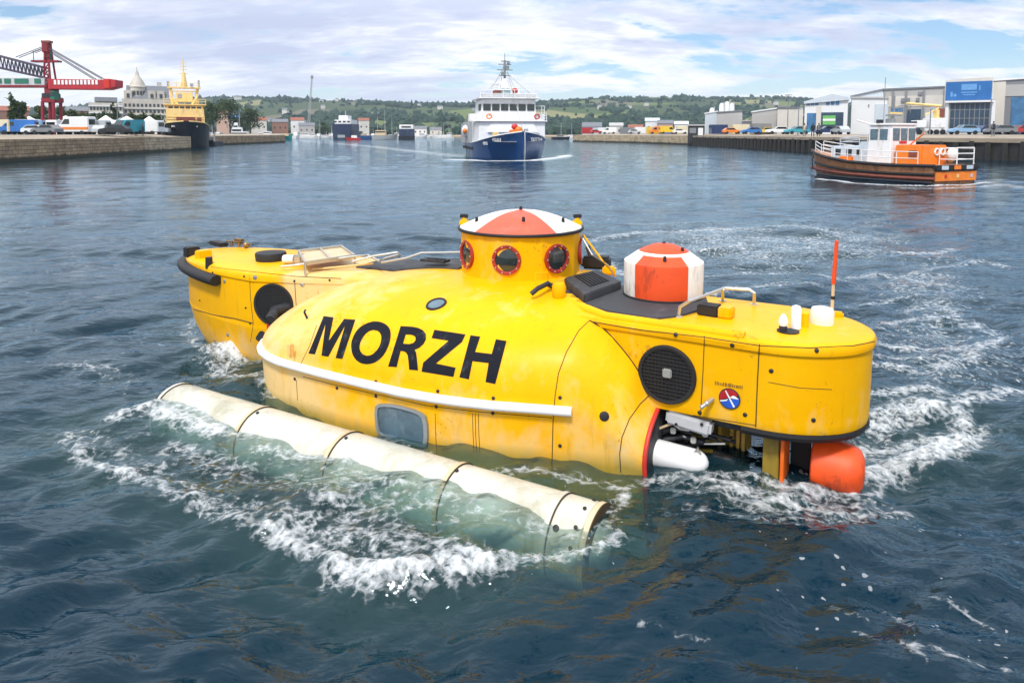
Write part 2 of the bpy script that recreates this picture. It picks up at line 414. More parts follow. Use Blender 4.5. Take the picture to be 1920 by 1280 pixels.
def wn(scale, detail, rough, sc=(1, 1, 1), dist=0.0, rot=0.0):
    mp = N(t_, 'ShaderNodeMapping'); mp.inputs['Scale'].default_value = sc; mp.inputs['Rotation'].default_value = (0, 0, rot); lk(t_, pos, mp.inputs[0])
    n = N(t_, 'ShaderNodeTexNoise', i_Scale=scale, i_Detail=detail, i_Roughness=rough, i_Distortion=dist); lk(t_, mp.outputs[0], n.inputs['Vector']); return n.outputs['Fac']
b1 = wn(5.5, 3, .52, (.8, 1.5, 1), .4); b2 = wn(.9, 4, .55, (.7, 1.6, 1), .3); b3 = wn(.16, 3, .5, (.55, 1.7, 1))
hsum = math_n(t_, 'ADD', math_n(t_, 'MULTIPLY', b1, .026), math_n(t_, 'ADD', math_n(t_, 'MULTIPLY', b2, .06), math_n(t_, 'MULTIPLY', b3, .16)))
sy0 = N(t_, 'ShaderNodeSeparateXYZ'); lk(t_, pos, sy0.inputs[0]); mr = N(t_, 'ShaderNodeMapRange'); mr.inputs[1].default_value = 8; mr.inputs[2].default_value = 40; mr.inputs[3].default_value = 1.0; mr.inputs[4].default_value = .36; lk(t_, sy0.outputs[1], mr.inputs[0]); mr2 = N(t_, 'ShaderNodeMapRange'); mr2.inputs[1].default_value = 50; mr2.inputs[2].default_value = 160; mr2.inputs[3].default_value = 1.0; mr2.inputs[4].default_value = 2.6; lk(t_, sy0.outputs[1], mr2.inputs[0]); mr_o = math_n(t_, 'MULTIPLY', mr.outputs[0], mr2.outputs[0])
bump = N(t_, 'ShaderNodeBump', i_Strength=1.0, i_Distance=1.0); lk(t_, math_n(t_, 'MULTIPLY', hsum, mr_o), bump.inputs['Height'])
fres = N(t_, 'ShaderNodeFresnel', i_IOR=1.35); lk(t_, bump.outputs[0], fres.inputs['Normal'])
glo = N(t_, 'ShaderNodeBsdfGlossy', i_Roughness=0.03); glo.inputs['Color'].default_value = (.80, .93, 1, 1); lk(t_, bump.outputs[0], glo.inputs['Normal'])
tra = N(t_, 'ShaderNodeBsdfTransparent'); tra.inputs[0].default_value = (.90, .97, .95, 1)
dif = N(t_, 'ShaderNodeBsdfDiffuse')
lk(t_, mixc(t_, aa, (.003, .036, .066), (.09, .21, .205)), dif.inputs['Color'])
body = N(t_, 'ShaderNodeMixShader'); lk(t_, math_n(t_, 'MULTIPLY_ADD', aa, -.40, .46), body.inputs[0]); lk(t_, tra.outputs[0], body.inputs[1]); lk(t_, dif.outputs[0], body.inputs[2])
wat = N(t_, 'ShaderNodeMixShader'); lk(t_, fres.outputs[0], wat.inputs[0]); lk(t_, body.outputs[0], wat.inputs[1]); lk(t_, glo.outputs[0], wat.inputs[2])
# foam: lacy, built from ridged noise
f1 = wn(3.4, 10, .76, (1, 1.4, 1), .9); f2 = wn(20, 6, .7, (1, 1.3, 1), .6)
rid = math_n(t_, 'SUBTRACT', 1.0, math_n(t_, 'MULTIPLY', math_n(t_, 'ABSOLUTE', math_n(t_, 'SUBTRACT', f1, .5)), 5.5))
vb = N(t_, 'ShaderNodeTexVoronoi', i_Scale=15.0); nvb = N(t_, 'ShaderNodeTexNoise', i_Scale=5.0, i_Detail=4); lk(t_, pos, nvb.inputs['Vector']); vba = N(t_, 'ShaderNodeVectorMath', operation='MULTIPLY_ADD'); lk(t_, nvb.outputs['Color'], vba.inputs[0]); vba.inputs[1].default_value = (.22, .22, 0); lk(t_, pos, vba.inputs[2]); lk(t_, vba.outputs[0], vb.inputs['Vector'])
pat = math_n(t_, 'ADD', math_n(t_, 'MULTIPLY', rid, .48), math_n(t_, 'ADD', math_n(t_, 'MULTIPLY', f2, .70), math_n(t_, 'MULTIPLY_ADD', vb.outputs['Distance'], .50, -.16)))
fk = math_n(t_, 'MULTIPLY', math_n(t_, 'ADD', fa, math_n(t_, 'MULTIPLY_ADD', pat, 1.55, -1.60)), math_n(t_, 'MULTIPLY', fa, 4.0, clamp=True))
fr = ramp(t_, fk, [(0.0, (0, 0, 0)), (0.25, (.22, .22, .22)), (0.95, (.95, .95, .95))])
# stray bubbles and foam flecks
vor = N(t_, 'ShaderNodeTexVoronoi', i_Scale=10.0); nv_ = N(t_, 'ShaderNodeTexNoise', i_Scale=9.0, i_Detail=3); lk(t_, pos, nv_.inputs['Vector']); va_ = N(t_, 'ShaderNodeVectorMath', operation='MULTIPLY_ADD'); lk(t_, nv_.outputs['Color'], va_.inputs[0]); va_.inputs[1].default_value = (.10, .10, 0); lk(t_, pos, va_.inputs[2]); lk(t_, va_.outputs[0], vor.inputs['Vector'])
fz = wn(.55, 3, .5)
sepp = N(t_, 'ShaderNodeSeparateXYZ'); lk(t_, pos, sepp.inputs[0])
prox = math_n(t_, 'MULTIPLY', math_n(t_, 'GREATER_THAN', 9.0, sepp.outputs[1]), math_n(t_, 'GREATER_THAN', sepp.outputs[0], -.2))
fleck = math_n(t_, 'MULTIPLY', math_n(t_, 'LESS_THAN', vor.outputs['Distance'], math_n(t_, 'MULTIPLY', math_n(t_, 'SUBTRACT', fz, .46, clamp=True), 1.15)), prox)
ff = math_n(t_, 'MAXIMUM', fr.outputs[0], math_n(t_, 'MULTIPLY', fleck, .36))
fd = N(t_, 'ShaderNodeBsdfDiffuse'); fd.inputs['Color'].default_value = (.80, .83, .85, 1)
fb = N(t_, 'ShaderNodeBump', i_Strength=.9, i_Distance=.03); lk(t_, f2, fb.inputs['Height']); lk(t_, fb.outputs[0], fd.inputs['Normal'])
fin = N(t_, 'ShaderNodeMixShader'); lk(t_, ff, fin.inputs[0]); lk(t_, wat.outputs[0], fin.inputs[1]); lk(t_, fd.outputs[0], fin.inputs[2])
vol = N(t_, 'ShaderNodeVolumeAbsorption', i_Density=1.35); vol.inputs['Color'].default_value = (.22, .66, .62, 1)
wout = N(t_, 'ShaderNodeOutputMaterial'); lk(t_, fin.outputs[0], wout.inputs['Surface']); lk(t_, vol.outputs[0], wout.inputs['Volume'])
me.materials.append(wm)
wo_ = bpy.data.objects.new('water', me); col.objects.link(wo_); tag(wo_, kind='structure')

bedm = simple('harbour_bed_mud', (.03, .05, .05), .9)
sb = MB(); sb.add([(-2500, -60, -5), (2500, -60, -5), (2500, 2200, -5), (-2500, 2200, -5)], [(0, 1, 2, 3)])
tag(sb.build('harbour_bed', bedm, fixn=False, smooth=0), kind='structure')

# ================================================================== HILLS
def hill_h(x, y):
    u = 960 + x / y * F
    ridge = np.interp(u, [-600, 0, 380, 480, 560, 640, 700, 780, 850, 1000, 1060, 1150, 1250, 1330, 1420, 1500, 1620, 2600],
                      [30, 34, 61, 60, 58, 55, 53, 50, 52, 55, 56, 60, 62, 61, 60, 56, 50, 30])
    k = np.clip((y - 560) / 1150, 0, 1); k = k * k * (3 - 2 * k)
    z = 2 + ridge / F * 1750 * k * (1 + .10 * fbm(x * .004, y * .004, 3)) + k * 9 * fbm(x * .008, y * .006, 3)
    return np.where(y > 1750, z - (y - 1750) * .05, z)
hx = np.linspace(-2400, 2400, 300); hy = np.linspace(540, 2100, 120)
HX, HY = np.meshgrid(hx, hy); HZ = hill_h(HX, HY)
hm_ = MB(); hm_.v = [tuple(p) for p in np.stack([HX.ravel(), HY.ravel(), HZ.ravel()], 1)]
for j in range(119):
    for i in range(299):
        a = j * 300 + i; hm_.f.append((a, a + 1, a + 301, a + 300)); hm_.m.append(0)
hmat = bpy.data.materials.new('hillside_fields'); hmat.use_nodes = True; t_ = hmat.node_tree; bs = t_.nodes['Principled BSDF']; bs.inputs['Roughness'].default_value = .95; bs.inputs['Specular IOR Level'].default_value = .1
co_ = N(t_, 'ShaderNodeTexCoord').outputs['Object']
vo = N(t_, 'ShaderNodeTexVoronoi', i_Scale=.0105); mpv = N(t_, 'ShaderNodeMapping'); mpv.inputs['Scale'].default_value = (1, .55, 0); lk(t_, co_, mpv.inputs[0]); lk(t_, mpv.outputs[0], vo.inputs['Vector'])
sv = N(t_, 'ShaderNodeSeparateColor'); lk(t_, vo.outputs['Color'], sv.inputs[0])
rf = ramp(t_, sv.outputs[0], [(0, (.045, .07, .035)), (.25, (.07, .11, .045)), (.45, (.15, .19, .06)), (.60, (.06, .085, .045)), (.74, (.28, .26, .12)), (.84, (.07, .10, .045)), (.93, (.18, .16, .12))], 'CONSTANT')
nn = N(t_, 'ShaderNodeTexNoise', i_Scale=.02, i_Detail=6); lk(t_, co_, nn.inputs['Vector'])
lk(t_, mixc(t_, .3, rf.outputs[0], mixc(t_, nn.outputs['Fac'], (.02, .035, .02), (.10, .12, .06))), bs.inputs['Base Color'])
tag(hm_.build('hills', hmat, fixn=False), kind='structure')

# woods on the hills: thousands of crowns that read as one mass
ico_v = []; bmi = bmesh.new(); bmesh.ops.create_icosphere(bmi, subdivisions=1, radius=1)
ICOV = np.array([v.co[:] for v in bmi.verts]); ICOF = np.array([[v.index for v in f.verts] for f in bmi.faces]); bmi.free()
def crowns(pts, name, m, lab=None):
    V = []; Fs = []
    for k, (x, y, z, r, hgt) in enumerate(pts):
        j = ICOV * (1 + rng.normal(size=(len(ICOV), 1)) * .30) * np.array([r, r, hgt]) + np.array([x, y, z])
        V.append(j); Fs.append(ICOF + k * len(ICOV))
    V = np.concatenate(V); Fs = np.concatenate(Fs)
    me = bpy.data.meshes.new(name); me.from_pydata(V.tolist(), [], Fs.tolist()); me.materials.append(m)
    o = bpy.data.objects.new(name, me); col.objects.link(o); return o
def leafmat(name, lo, hi, sc=1.2):
    m = bpy.data.materials.new(name); m.use_nodes = True; t_ = m.node_tree; b = t_.nodes['Principled BSDF']; b.inputs['Roughness'].default_value = .8; b.inputs['Specular IOR Level'].default_value = .2
    g = N(t_, 'ShaderNodeNewGeometry'); n = N(t_, 'ShaderNodeTexNoise', i_Scale=sc, i_Detail=4); lk(t_, g.outputs['Position'], n.inputs['Vector'])
    f = math_n(t_, 'ADD', math_n(t_, 'MULTIPLY', n.outputs['Fac'], .6), math_n(t_, 'MULTIPLY', g.outputs['Random Per Island'], .4))
    r = ramp(t_, f, [(.3, lo), (.7, hi)]); lk(t_, r.outputs[0], b.inputs['Base Color']); return m
M['wood'] = leafmat('woodland_leaves', (.013, .034, .026), (.040, .070, .046), .03)
M['leaf'] = leafmat('tree_leaves', (.025, .05, .018), (.075, .11, .035), 1.5)
M['bark'] = simple('tree_bark', (.09, .07, .05), .9)
pts = []
n_try = 0
dens = lambda x, y: fbm(np.array([x * .0075]), np.array([y * .0055]), 3)[0]
while len(pts) < 9500 and n_try < 140000:
    n_try += 1
    y = 560 + 1250 * rng.random() ** 1.0; x = (rng.random() * 2 - 1) * (y * .78)
    d = dens(x, y)
    low = y < 980
    if d + (.08 if low else -.06) < .03 and rng.random() > .06: continue
    r = 2.4 + 3.6 * rng.random() ** 1.5
    pts.append((x, y, float(hill_h(np.array([x]), np.array([y]))[0]) + r * .35, r, r * (.8 + .5 * rng.random())))
wd_ = crowns(pts, 'woodland', M['wood'])
tag(wd_, 'dark green woods in patches over the hillside beyond the harbour', 'woodland', kind='stuff')
# ================================================================== SUBMERSIBLE
YAW = R(31); OX, OY = G(1243, 555, 1.25)[:2]
sub = thing('submersible', 'yellow submersible with black lettering on its bulging side, half out of the water', 'submersible', (OX, OY, 0), -YAW)
SM = Matrix.Translation((OX, OY, 0)) @ Matrix.Rotation(-YAW, 4, 'Z'); SI = SM.inverted()
CAML = SI @ Vector((0, 0, H))
def lray(u, v): return (SI.to_3x3() @ ray(u, v)).normalized()
def onY(u, v, y): d = lray(u, v); return CAML + d * ((y - CAML.y) / d.y)
def onZ(u, v, z): d = lray(u, v); return CAML + d * ((z - CAML.z) / d.z)

def yellow_mat():
    m = bpy.data.materials.new('yellow_hull_paint'); m.use_nodes = True; t = m.node_tree; b = t.nodes['Principled BSDF']
    co = N(t, 'ShaderNodeTexCoord').outputs['Object']
    def nz(sc, det, ro, scl=(1, 1, 1), dist=0): 
        mp = N(t, 'ShaderNodeMapping'); mp.inputs['Scale'].default_value = scl; lk(t, co, mp.inputs[0])
        n = N(t, 'ShaderNodeTexNoise', i_Scale=sc, i_Detail=det, i_Roughness=ro, i_Distortion=dist); lk(t, mp.outputs[0], n.inputs['Vector']); return n.outputs['Fac']
    a = nz(1.2, 5, .6)
    base = ramp(t, a, [(.3, (.86, .40, .001)), (.7, (.90, .475, .0015))]).outputs[0]
    # salt-bleached patches low on the hull towards its bow end, thinning out along the side
    s = N(t, 'ShaderNodeSeparateXYZ'); lk(t, co, s.inputs[0])
    gx = N(t, 'ShaderNodeMapRange'); gx.inputs[1].default_value = -2.4; gx.inputs[2].default_value = -4.2; lk(t, s.outputs[0], gx.inputs[0])
    gx2 = N(t, 'ShaderNodeMapRange'); gx2.inputs[1].default_value = -4.55; gx2.inputs[2].default_value = -4.4; lk(t, s.outputs[0], gx2.inputs[0])
    gz = N(t, 'ShaderNodeMapRange'); gz.inputs[1].default_value = .62; gz.inputs[2].default_value = .1; lk(t, s.outputs[2], gz.inputs[0])
    fadeN = nz(2.6, 7, .68, (1, 1, .5), .3)
    k = math_n(t, 'ADD', math_n(t, 'MULTIPLY', math_n(t, 'MULTIPLY', gx.outputs[0], gx2.outputs[0]), .38), math_n(t, 'MULTIPLY', gz.outputs[0], .20))
    fk = ramp(t, math_n(t, 'ADD', fadeN, k), [(.55, (0, 0, 0)), (.86, (.85, .85, .85))]).outputs[0]
    c = mixc(t, fk, base, (.74, .55, .27))
    # grime: fine dark specks and rain streaks
    st = nz(3.4, 7, .72, (2.6, 2.6, .28), .2)
    sk = ramp(t, st, [(.58, (0, 0, 0)), (.74, (.42, .42, .42))]).outputs[0]
    c = mixc(t, sk, c, (.36, .20, .02))
    sp_ = nz(26, 4, .6); spk = ramp(t, math_n(t, 'MULTIPLY', sp_, nz(1.6, 3, .5)), [(.37, (0, 0, 0)), (.44, (.5, .5, .5))]).outputs[0]
    c = mixc(t, spk, c, (.25, .14, .02))
    # weed and scum just above and below the waterline
    gw = N(t, 'ShaderNodeMapRange'); gw.inputs[1].default_value = .22; gw.inputs[2].default_value = -.02; lk(t, s.outputs[2], gw.inputs[0])
    wk = ramp(t, math_n(t, 'MULTIPLY', gw.outputs[0], math_n(t, 'ADD', fadeN, .25)), [(.30, (0, 0, 0)), (.75, (.8, .8, .8))]).outputs[0]
    c = mixc(t, wk, c, (.30, .23, .03))
    # scuffs along the side and dull rubbed patches
    sc_ = nz(5.0, 6, .7, (.35, 1, 3.2), .1); sck = ramp(t, sc_, [(.63, (0, 0, 0)), (.70, (.32, .32, .32))]).outputs[0]
    c = mixc(t, sck, c, (.55, .36, .06))
    rub = ramp(t, nz(1.1, 8, .75, (1, 1, 1), .6), [(.54, (0, 0, 0)), (.72, (.30, .30, .30))]).outputs[0]
    c = mixc(t, rub, c, (.70, .40, .03))
    lk(t, c, b.inputs['Base Color'])
    lk(t, math_n(t, 'MULTIPLY_ADD', fadeN, .35, .22), b.inputs['Roughness'])
    b.inputs['Coat Weight'].default_value = .02; b.inputs['Coat Roughness'].default_value = .2; b.inputs['Specular IOR Level'].default_value = .13
    bp = N(t, 'ShaderNodeBump', i_Strength=.25, i_Distance=.05); lk(t, nz(2.2, 3, .5), bp.inputs['Height']); lk(t, bp.outputs[0], b.inputs['Normal'])
    return m
M['yellow'] = yellow_mat()
M['portred'] = mat('porthole_dark_red', (.34, .025, .015), .45, c2=(.15, .02, .01), c2amt=.3, c2scale=9)
M['floatred'] = mat('orange_red_float', (.80, .085, .010), .5, var=.2, c2=(.35, .05, .02), c2amt=.35, c2scale=7)
M['seaglass'] = mat('wet_window_glass', (.07, .12, .16), .12, var=.3, vscale=5, c2=(.16, .22, .26), c2amt=.15, c2scale=5)
M['winframe'] = simple('window_frame_grey', (.27, .30, .31), .45, metal=.3)
M['seam'] = simple('seam_gap', (.05, .03, .008), .8)
M['dwhite'] = mat('dome_white', (.80, .78, .74), .45, c2=(.5, .42, .32), c2amt=.25, c2scale=6)
M['dred'] = mat('dome_red', (.72, .10, .045), .5, c2=(.5, .14, .09), c2amt=.3, c2scale=5)
M['buoyred'] = mat('buoy_red', (.74, .075, .012), .5, c2=(.32, .035, .01), c2amt=.14, c2scale=6)
M['cream'] = mat('float_cream_white', (.60, .59, .51), .3, c2=(.40, .38, .28), c2amt=.4, c2scale=2.2)
M['letter'] = mat('black_lettering_paint', (.007, .008, .014), .75, spec=.2, c2=(.06, .06, .065), c2amt=.15, c2scale=9)
M['olive'] = mat('olive_yellow_paint', (.30, .20, .02), .6, c2=(.12, .08, .02), c2amt=.3)
M['beige'] = mat('beige_panel', (.62, .48, .30), .6)

# ---- the bulging hull
HXs = [-3.6, -3.0, -2.4, -1.9, -1.55, -1.25, -.95, -.6, -.24, .0, .2, .34]
HRs = [2.08, 2.10, 2.10, 2.09, 2.05, 1.99, 1.91, 1.78, 1.65, 1.57, 1.50, 1.45]
def hR(x):
    if x >= -3.6: return float(np.interp(x, HXs, HRs))
    return 1.2 + .88 * math.sqrt(max(0, 1 - ((-3.6 - x) / .92) ** 2))
def hZr(x): return float(np.interp(x, [-4.6, -3.6, -.6, -.24, .1, .34], [.53, .5, .5, .43, .26, .05]))
def hZt(x):
    if x < -2.2: return .53 + .83 * math.sqrt(max(0, 1 - ((-2.2 - x) / 2.36) ** 2))
    return float(np.interp(x, [-2.2, -1.7, -1.2, -.7, -.32, -.1, .1, .17, .24, .34], [1.36, 1.37, 1.37, 1.36, 1.345, 1.23, 1.04, .95, .74, .56]))
def hsec(x):
    Rr, zr, zt = hR(x), hZr(x), hZt(x); y0 = -.5; pts = []
    for z in (-.95, -.6, -.3, -.05, .2):
        if z < zr - .05: pts.append((x, -(Rr - (.02 if z > -.1 else .02 + .22 * (-z - .05) ** 1.3)), z))
    for i in range(0, 25):
        t = math.pi / 2 * i / 24
        pts.append((x, y0 - (Rr + y0) * math.cos(t) ** .95, zr + (zt - zr) * math.sin(t) ** .93))
    if x > -1.05:
        yb = float(np.interp(x, [-1.05, -.8, -.3, 0, .4], [-.50, -.70, -1.02, -1.08, -1.08]))
        pts = [(a, b, min(c, 1.21) if b > yb else c) for a, b, c in pts]; zt = min(zt, 1.21)
    pts += [(x, -.2, zt + .005), (x, .2, zt), (x, .7, zt - .08), (x, 1.1, zt * .55), (x, 1.2, -.1), (x, 1.0, -.95)]
    return pts
def hull_mb():
    mb = MB(); xs = sorted(set([-4.518, -4.50, -4.46, -4.4, -4.3, -4.2, -4.1, -3.95, -3.8, -3.6] + list(np.linspace(-3.4, -.4, 31)) + list(np.linspace(-.34, .34, 18))))
    n = max(len(hsec(x)) for x in xs); rings = []
    for x in xs:
        p = hsec(x)
        while len(p) < n: p.insert(1, tuple((a + b) / 2 for a, b in zip(p[0], p[1])))
        rings.append(p)
    return mb.loft(rings)
hull = hull_mb().build('hull', M['yellow'], sub, smooth=38)
def bvh_of(o): 
    m = o.data; return BVHTree.FromPolygons([v.co[:] for v in m.vertices], [p.vertices[:] for p in m.polygons])
HB = bvh_of(hull)
def onH(u, v, off=0.0, tree=None):
    r = (tree or HB).ray_cast(CAML, lray(u, v))
    if r[0] is None: return None, None
    n = r[1] if r[1].dot(lray(u, v)) < 0 else -r[1]
    return r[0] + n * off, n
def drape(px, off=.002, step=9, tree=None):
    out = []
    for (a, b), (c, d) in zip(px[:-1], px[1:]):
        k = max(1, int(math.hypot(c - a, d - b) / step))
        for i in range(k):
            p, n = onH(a + (c - a) * i / k, b + (d - b) * i / k, off, tree)
            if p is not None: out.append(p)
    p, n = onH(*px[-1], off, tree)
    if p is not None: out.append(p)
    return out

# ---- letters
K = 9.145
def r1(pts): return [(570 + x / K, 580 + y / K) for x, y in pts]
def r2(pts): return [(760 + x / K, 590 + y / K) for x, y in pts]
def smooth_loop(p, it=2):
    for _ in range(it):
        q = []
        for i in range(len(p)):
            a, b = p[i], p[(i + 1) % len(p)]
            q += [(a[0] * .75 + b[0] * .25, a[1] * .75 + b[1] * .25), (a[0] * .25 + b[0] * .75, a[1] * .25 + b[1] * .75)]
        p = q
    return p
LET = {
 'M': [r1([(90, 748), (345, 125), (497, 145), (425, 545), (695, 172), (872, 185), (655, 840), (555, 825), (712, 285), (415, 800), (312, 785), (378, 255), (185, 760)])],
 'O': [smooth_loop(r1([(815, 640), (830, 520), (900, 375), (1000, 285), (1130, 225), (1262, 210), (1400, 255), (1475, 345), (1485, 470), (1448, 620), (1375, 768), (1262, 880), (1140, 930), (1010, 928), (905, 870), (840, 775)])),
       smooth_loop(r1([(945, 640), (960, 560), (1010, 465), (1080, 385), (1180, 340), (1280, 362), (1332, 430), (1340, 520), (1302, 645), (1232, 735), (1160, 790), (1078, 805), (1005, 775), (955, 710)]))],
 'R': [r2([(-282, 879), (-72, 204), (0, 208), (120, 215), (220, 235), (300, 275), (345, 335), (347, 420), (310, 495), (240, 560), (150, 597), (180, 650), (193, 750), (212, 945), (75, 932), (62, 780), (52, 700), (25, 645), (-20, 620), (-85, 613), (-152, 889)]),
       r2([(3, 333), (80, 333), (150, 350), (185, 385), (185, 440), (145, 490), (70, 512), (-47, 503)])],
 'Z': [r2([(505, 268), (1020, 345), (970, 460), (515, 838), (855, 912), (820, 1055), (290, 968), (315, 825), (755, 443), (462, 395)])],
 'H': [r2([(1125, 362), (1275, 382), (1188, 645), (1488, 682), (1560, 430), (1727, 457), (1537, 1177), (1385, 1145), (1440, 822), (1147, 787), (1085, 1097), (938, 1065)])],
}
def fatten(lp, d):
    n = len(lp); ar = sum(lp[i][0] * lp[(i + 1) % n][1] - lp[(i + 1) % n][0] * lp[i][1] for i in range(n)); sg = 1 if ar > 0 else -1; out = []
    for i in range(n):
        p0, p1, p2 = Vector(lp[i - 1]), Vector(lp[i]), Vector(lp[(i + 1) % n]); a = (p1 - p0).normalized(); b = (p2 - p1).normalized()
        na, nb = Vector((a.y, -a.x)) * sg, Vector((b.y, -b.x)) * sg; m = (na + nb); m = m / max(.5, m.length_squared / 2) if m.length > .3 else na
        out.append(tuple(p1 + m * d))
    return out
def letter_mesh(loops):
    loops = [fatten(l, .9 if i == 0 else -.9) for i, l in enumerate(loops)]
    vs = []; es = []
    for lp in loops:
        o = len(vs); dense = []
        for i in range(len(lp)):
            a, b = lp[i], lp[(i + 1) % len(lp)]; k = max(1, int(math.hypot(b[0] - a[0], b[1] - a[1]) / 4))
            dense += [(a[0] + (b[0] - a[0]) * j / k, a[1] + (b[1] - a[1]) * j / k) for j in range(k)]
        vs += dense; es += [(o + i, o + (i + 1) % len(dense)) for i in range(len(dense))]
    A = [np.array(l) for l in loops]
    def inside(x, y):
        r = False
        for l in loops: r ^= bool(inpoly(np.array([x]), np.array([y]), l)[0])
        return r
    x0, y0 = A[0].min(0); x1, y1 = A[0].max(0)
    gx = x0
    while gx < x1:
        gy = y0
        while gy < y1:
            if inside(gx, gy): vs.append((gx, gy))
            gy += 4.5
        gx += 4.5
    res = delaunay_2d_cdt([Vector(p) for p in vs], es, [], 0, 1e-4)
    V, Fc = res[0], res[2]
    fs = [f for f in Fc if inside(sum(V[i].x for i in f) / 3, sum(V[i].y for i in f) / 3)]
    mb = MB(); mb.v = []
    for p in V:
        q, n = onH(p.x, p.y, .0035); mb.v.append(tuple(q) if q else (0, 0, -1))
    mb.f = [tuple(f) for f in fs]; mb.m = [0] * len(fs)
    return mb
for ch, lp in LET.items():
    o = letter_mesh(lp).build('letter', M['letter'], sub, smooth=60, fixn=False); o['label'] = 'black capital letter %s' % ch

# ---- white rubbing rail
rail_px = [(-4.40, -1.35), (-4.37, -1.55), (-4.29, -1.75), (-4.16, -1.90), (-4.0, -2.01), (-3.8, -2.08), (-3.6, -2.115)]
rp = [(x, y - .012, .515 + .02 * (-(x) - 3.6)) for x, y in rail_px] + [(x, -(hR(x) + .035), .505) for x in np.linspace(-3.4, -.26, 24)]
MB().tube(rp, .045, 12).build('rubbing_rail', M['white_clean'], sub)

# ---- pods
def plan_arc(cx, cy, ax, ay, a0, a1, n=22): return [(cx + ax * math.cos(a0 + (a1 - a0) * i / n), cy + ay * math.sin(a0 + (a1 - a0) * i / n)) for i in range(n + 1)]
def pod(planf, zs, lip):
    mb = MB(); rings = []
    for z, s in zs: rings.append([(x, y, z) for x, y in planf(s)])
    return mb.loft(rings)
RC = (1.24, -.44)
def planR(s):
    o = (s - 1)
    return [(-.95, -1.13 - o)] + [(x, -1.13 - o) for x in np.linspace(-.6, 1.1, 9)] + plan_arc(RC[0], RC[1], .80 + o, .69 + o, -math.pi / 2, math.pi / 2, 30) + [(1.1, .25 + o), (-.95, .25 + o)]
pr = pod(planR, [(.47, .995), (.485, 1.0), (.55, 1.006), (1.15, 1.01), (1.155, 1.03), (1.20, 1.037), (1.235, 1.022), (1.252, .99), (1.257, .94)], 0)
podR = pr.build('stern_pod', M['yellow'], sub, smooth=32)
PB = bvh_of(podR)
def planL(s):
    near = [(-3.2, -.80 * s - .1 * (1 - s)), (-3.7, -.95), (-4.2, -1.17), (-4.86, -1.42)]
    c = -.62
    pts = [(x, c + (y - c) * s) for x, y in near] + plan_arc(-4.86, c, -(2.25 * (.25 + .75 * s)), -.80 * s, math.pi / 2, -math.pi / 2, 30)
    pts += [(-4.2, c + .8 * s), (-3.2, c + .75 * s)]
    return pts
pl_ = pod(planL, [(-.5, .45), (-.25, .68), (0, .84), (.25, .94), (.5, .99), (.54, 1.0), (.56, .994), (.58, 1.0), (1.13, 1.0), (1.135, 1.022), (1.19, 1.022), (1.22, 1.0), (1.235, .96), (1.25, .90)], 0)
podL = pl_.build('bow_pod', M['yellow'], sub, smooth=32)
PLB = bvh_of(podL)

# thin raised bead along the near deck edge
bead = [onZ(u, v, 1.27) for u, v in [(1050, 548), (1058, 560), (1075, 572), (1100, 580)]]
bead += [Vector((x, -1.09, 1.245)) for x in np.linspace(-.2, 1.1, 9)]
MB().tube(bead, .05, 10).build('deck_edge_bead', M['yellow'], sub)
# rubber strip round the foot of the stern pod
MB().loft([[(x, y, z) for x, y in planR(s)[9:-1]] for z, s in ((.405, .90), (.40, .985), (.44, 1.012), (.468, 1.008), (.468, .9))], cyc=True, ring_closed=False).build('rubber_strip', M['black'], sub)
# fender on the bow
fa_ = plan_arc(-4.86, -.62, -2.32, -.87, R(72), R(-80), 30)
MB().tube([(x, y, 1.05 + .03 * (-x - 5)) for x, y in fa_], .085, 12, flat=.85).build('bow_fender', M['black'], sub)

# ---- grey walking deck
dk = [(-2.55, -.42), (-2.9, -.62), (-3.3, -.78), (-3.75, -.85), (-3.75, .1), (-2.4, .2)]
dr_ = []
for x in np.linspace(-3.95, -2.42, 22):
    zz_ = max(hZt(x) + .012, 1.262); ye = -.40 if x > -2.75 else -.40 + (x + 2.75) * .12
    dr_.append([(x, ye, zz_ - .06), (x, ye, zz_ + .004), (x, ye + .012, zz_ + .016), (x, .15, zz_ + .03), (x, .2, zz_ - .06)])
MB().loft(dr_).build('deck_plate', M['darkgrey'], sub)
dk2 = [tuple(onZ(u, v, 1.27)[:2]) for u, v in [(1052, 541), (1085, 566), (1140, 583), (1230, 597), (1275, 592), (1330, 575), (1322, 548)]] + [(-.3, .2), (-.95, .2), (-1.0, -.35)]
MB().prism(dk2, 1.2, 1.272).build('deck_plate', M['darkgrey'], sub, bevel=.008)
hz_ = 1.36
hp = [tuple(onZ(u, v, hz_)[:2]) for u, v in [(1055, 520), (1095, 552), (1165, 527), (1120, 505)]]
hb = MB(); hb.loft([[(x, y, 1.27) for x, y in hp], [(x, y, hz_) for x, y in hp]])
ht = hb.build('deck_hatch', M['darkgrey'], sub, bevel=.01)
sl_ = MB(); a, b, c, d = [Vector(p) for p in hp]
for i in range(7):
    f = .28 + .085 * i; p = a.lerp(d, f * .9 + .05); q = b.lerp(c, f * .9 + .05)
    p2 = p.lerp(q, .12); q2 = p.lerp(q, .80); sl_.box(((p2.x + q2.x) / 2, (p2.y + q2.y) / 2, hz_ + .008), ((q2 - p2).length, .022, .014), rz=math.atan2(q2.y - p2.y, q2.x - p2.x))
sl_.build('grating', M['black'], ht)
gp = MB(); gp.box((-2.82, -.33, 1.425), (.35, .16, .03), rz=.1); gp.box((-2.80, -.33, 1.445), (.26, .05, .02), rz=.1)
gp.build('deck_grip', M['blackpaint'], sub, bevel=.006)

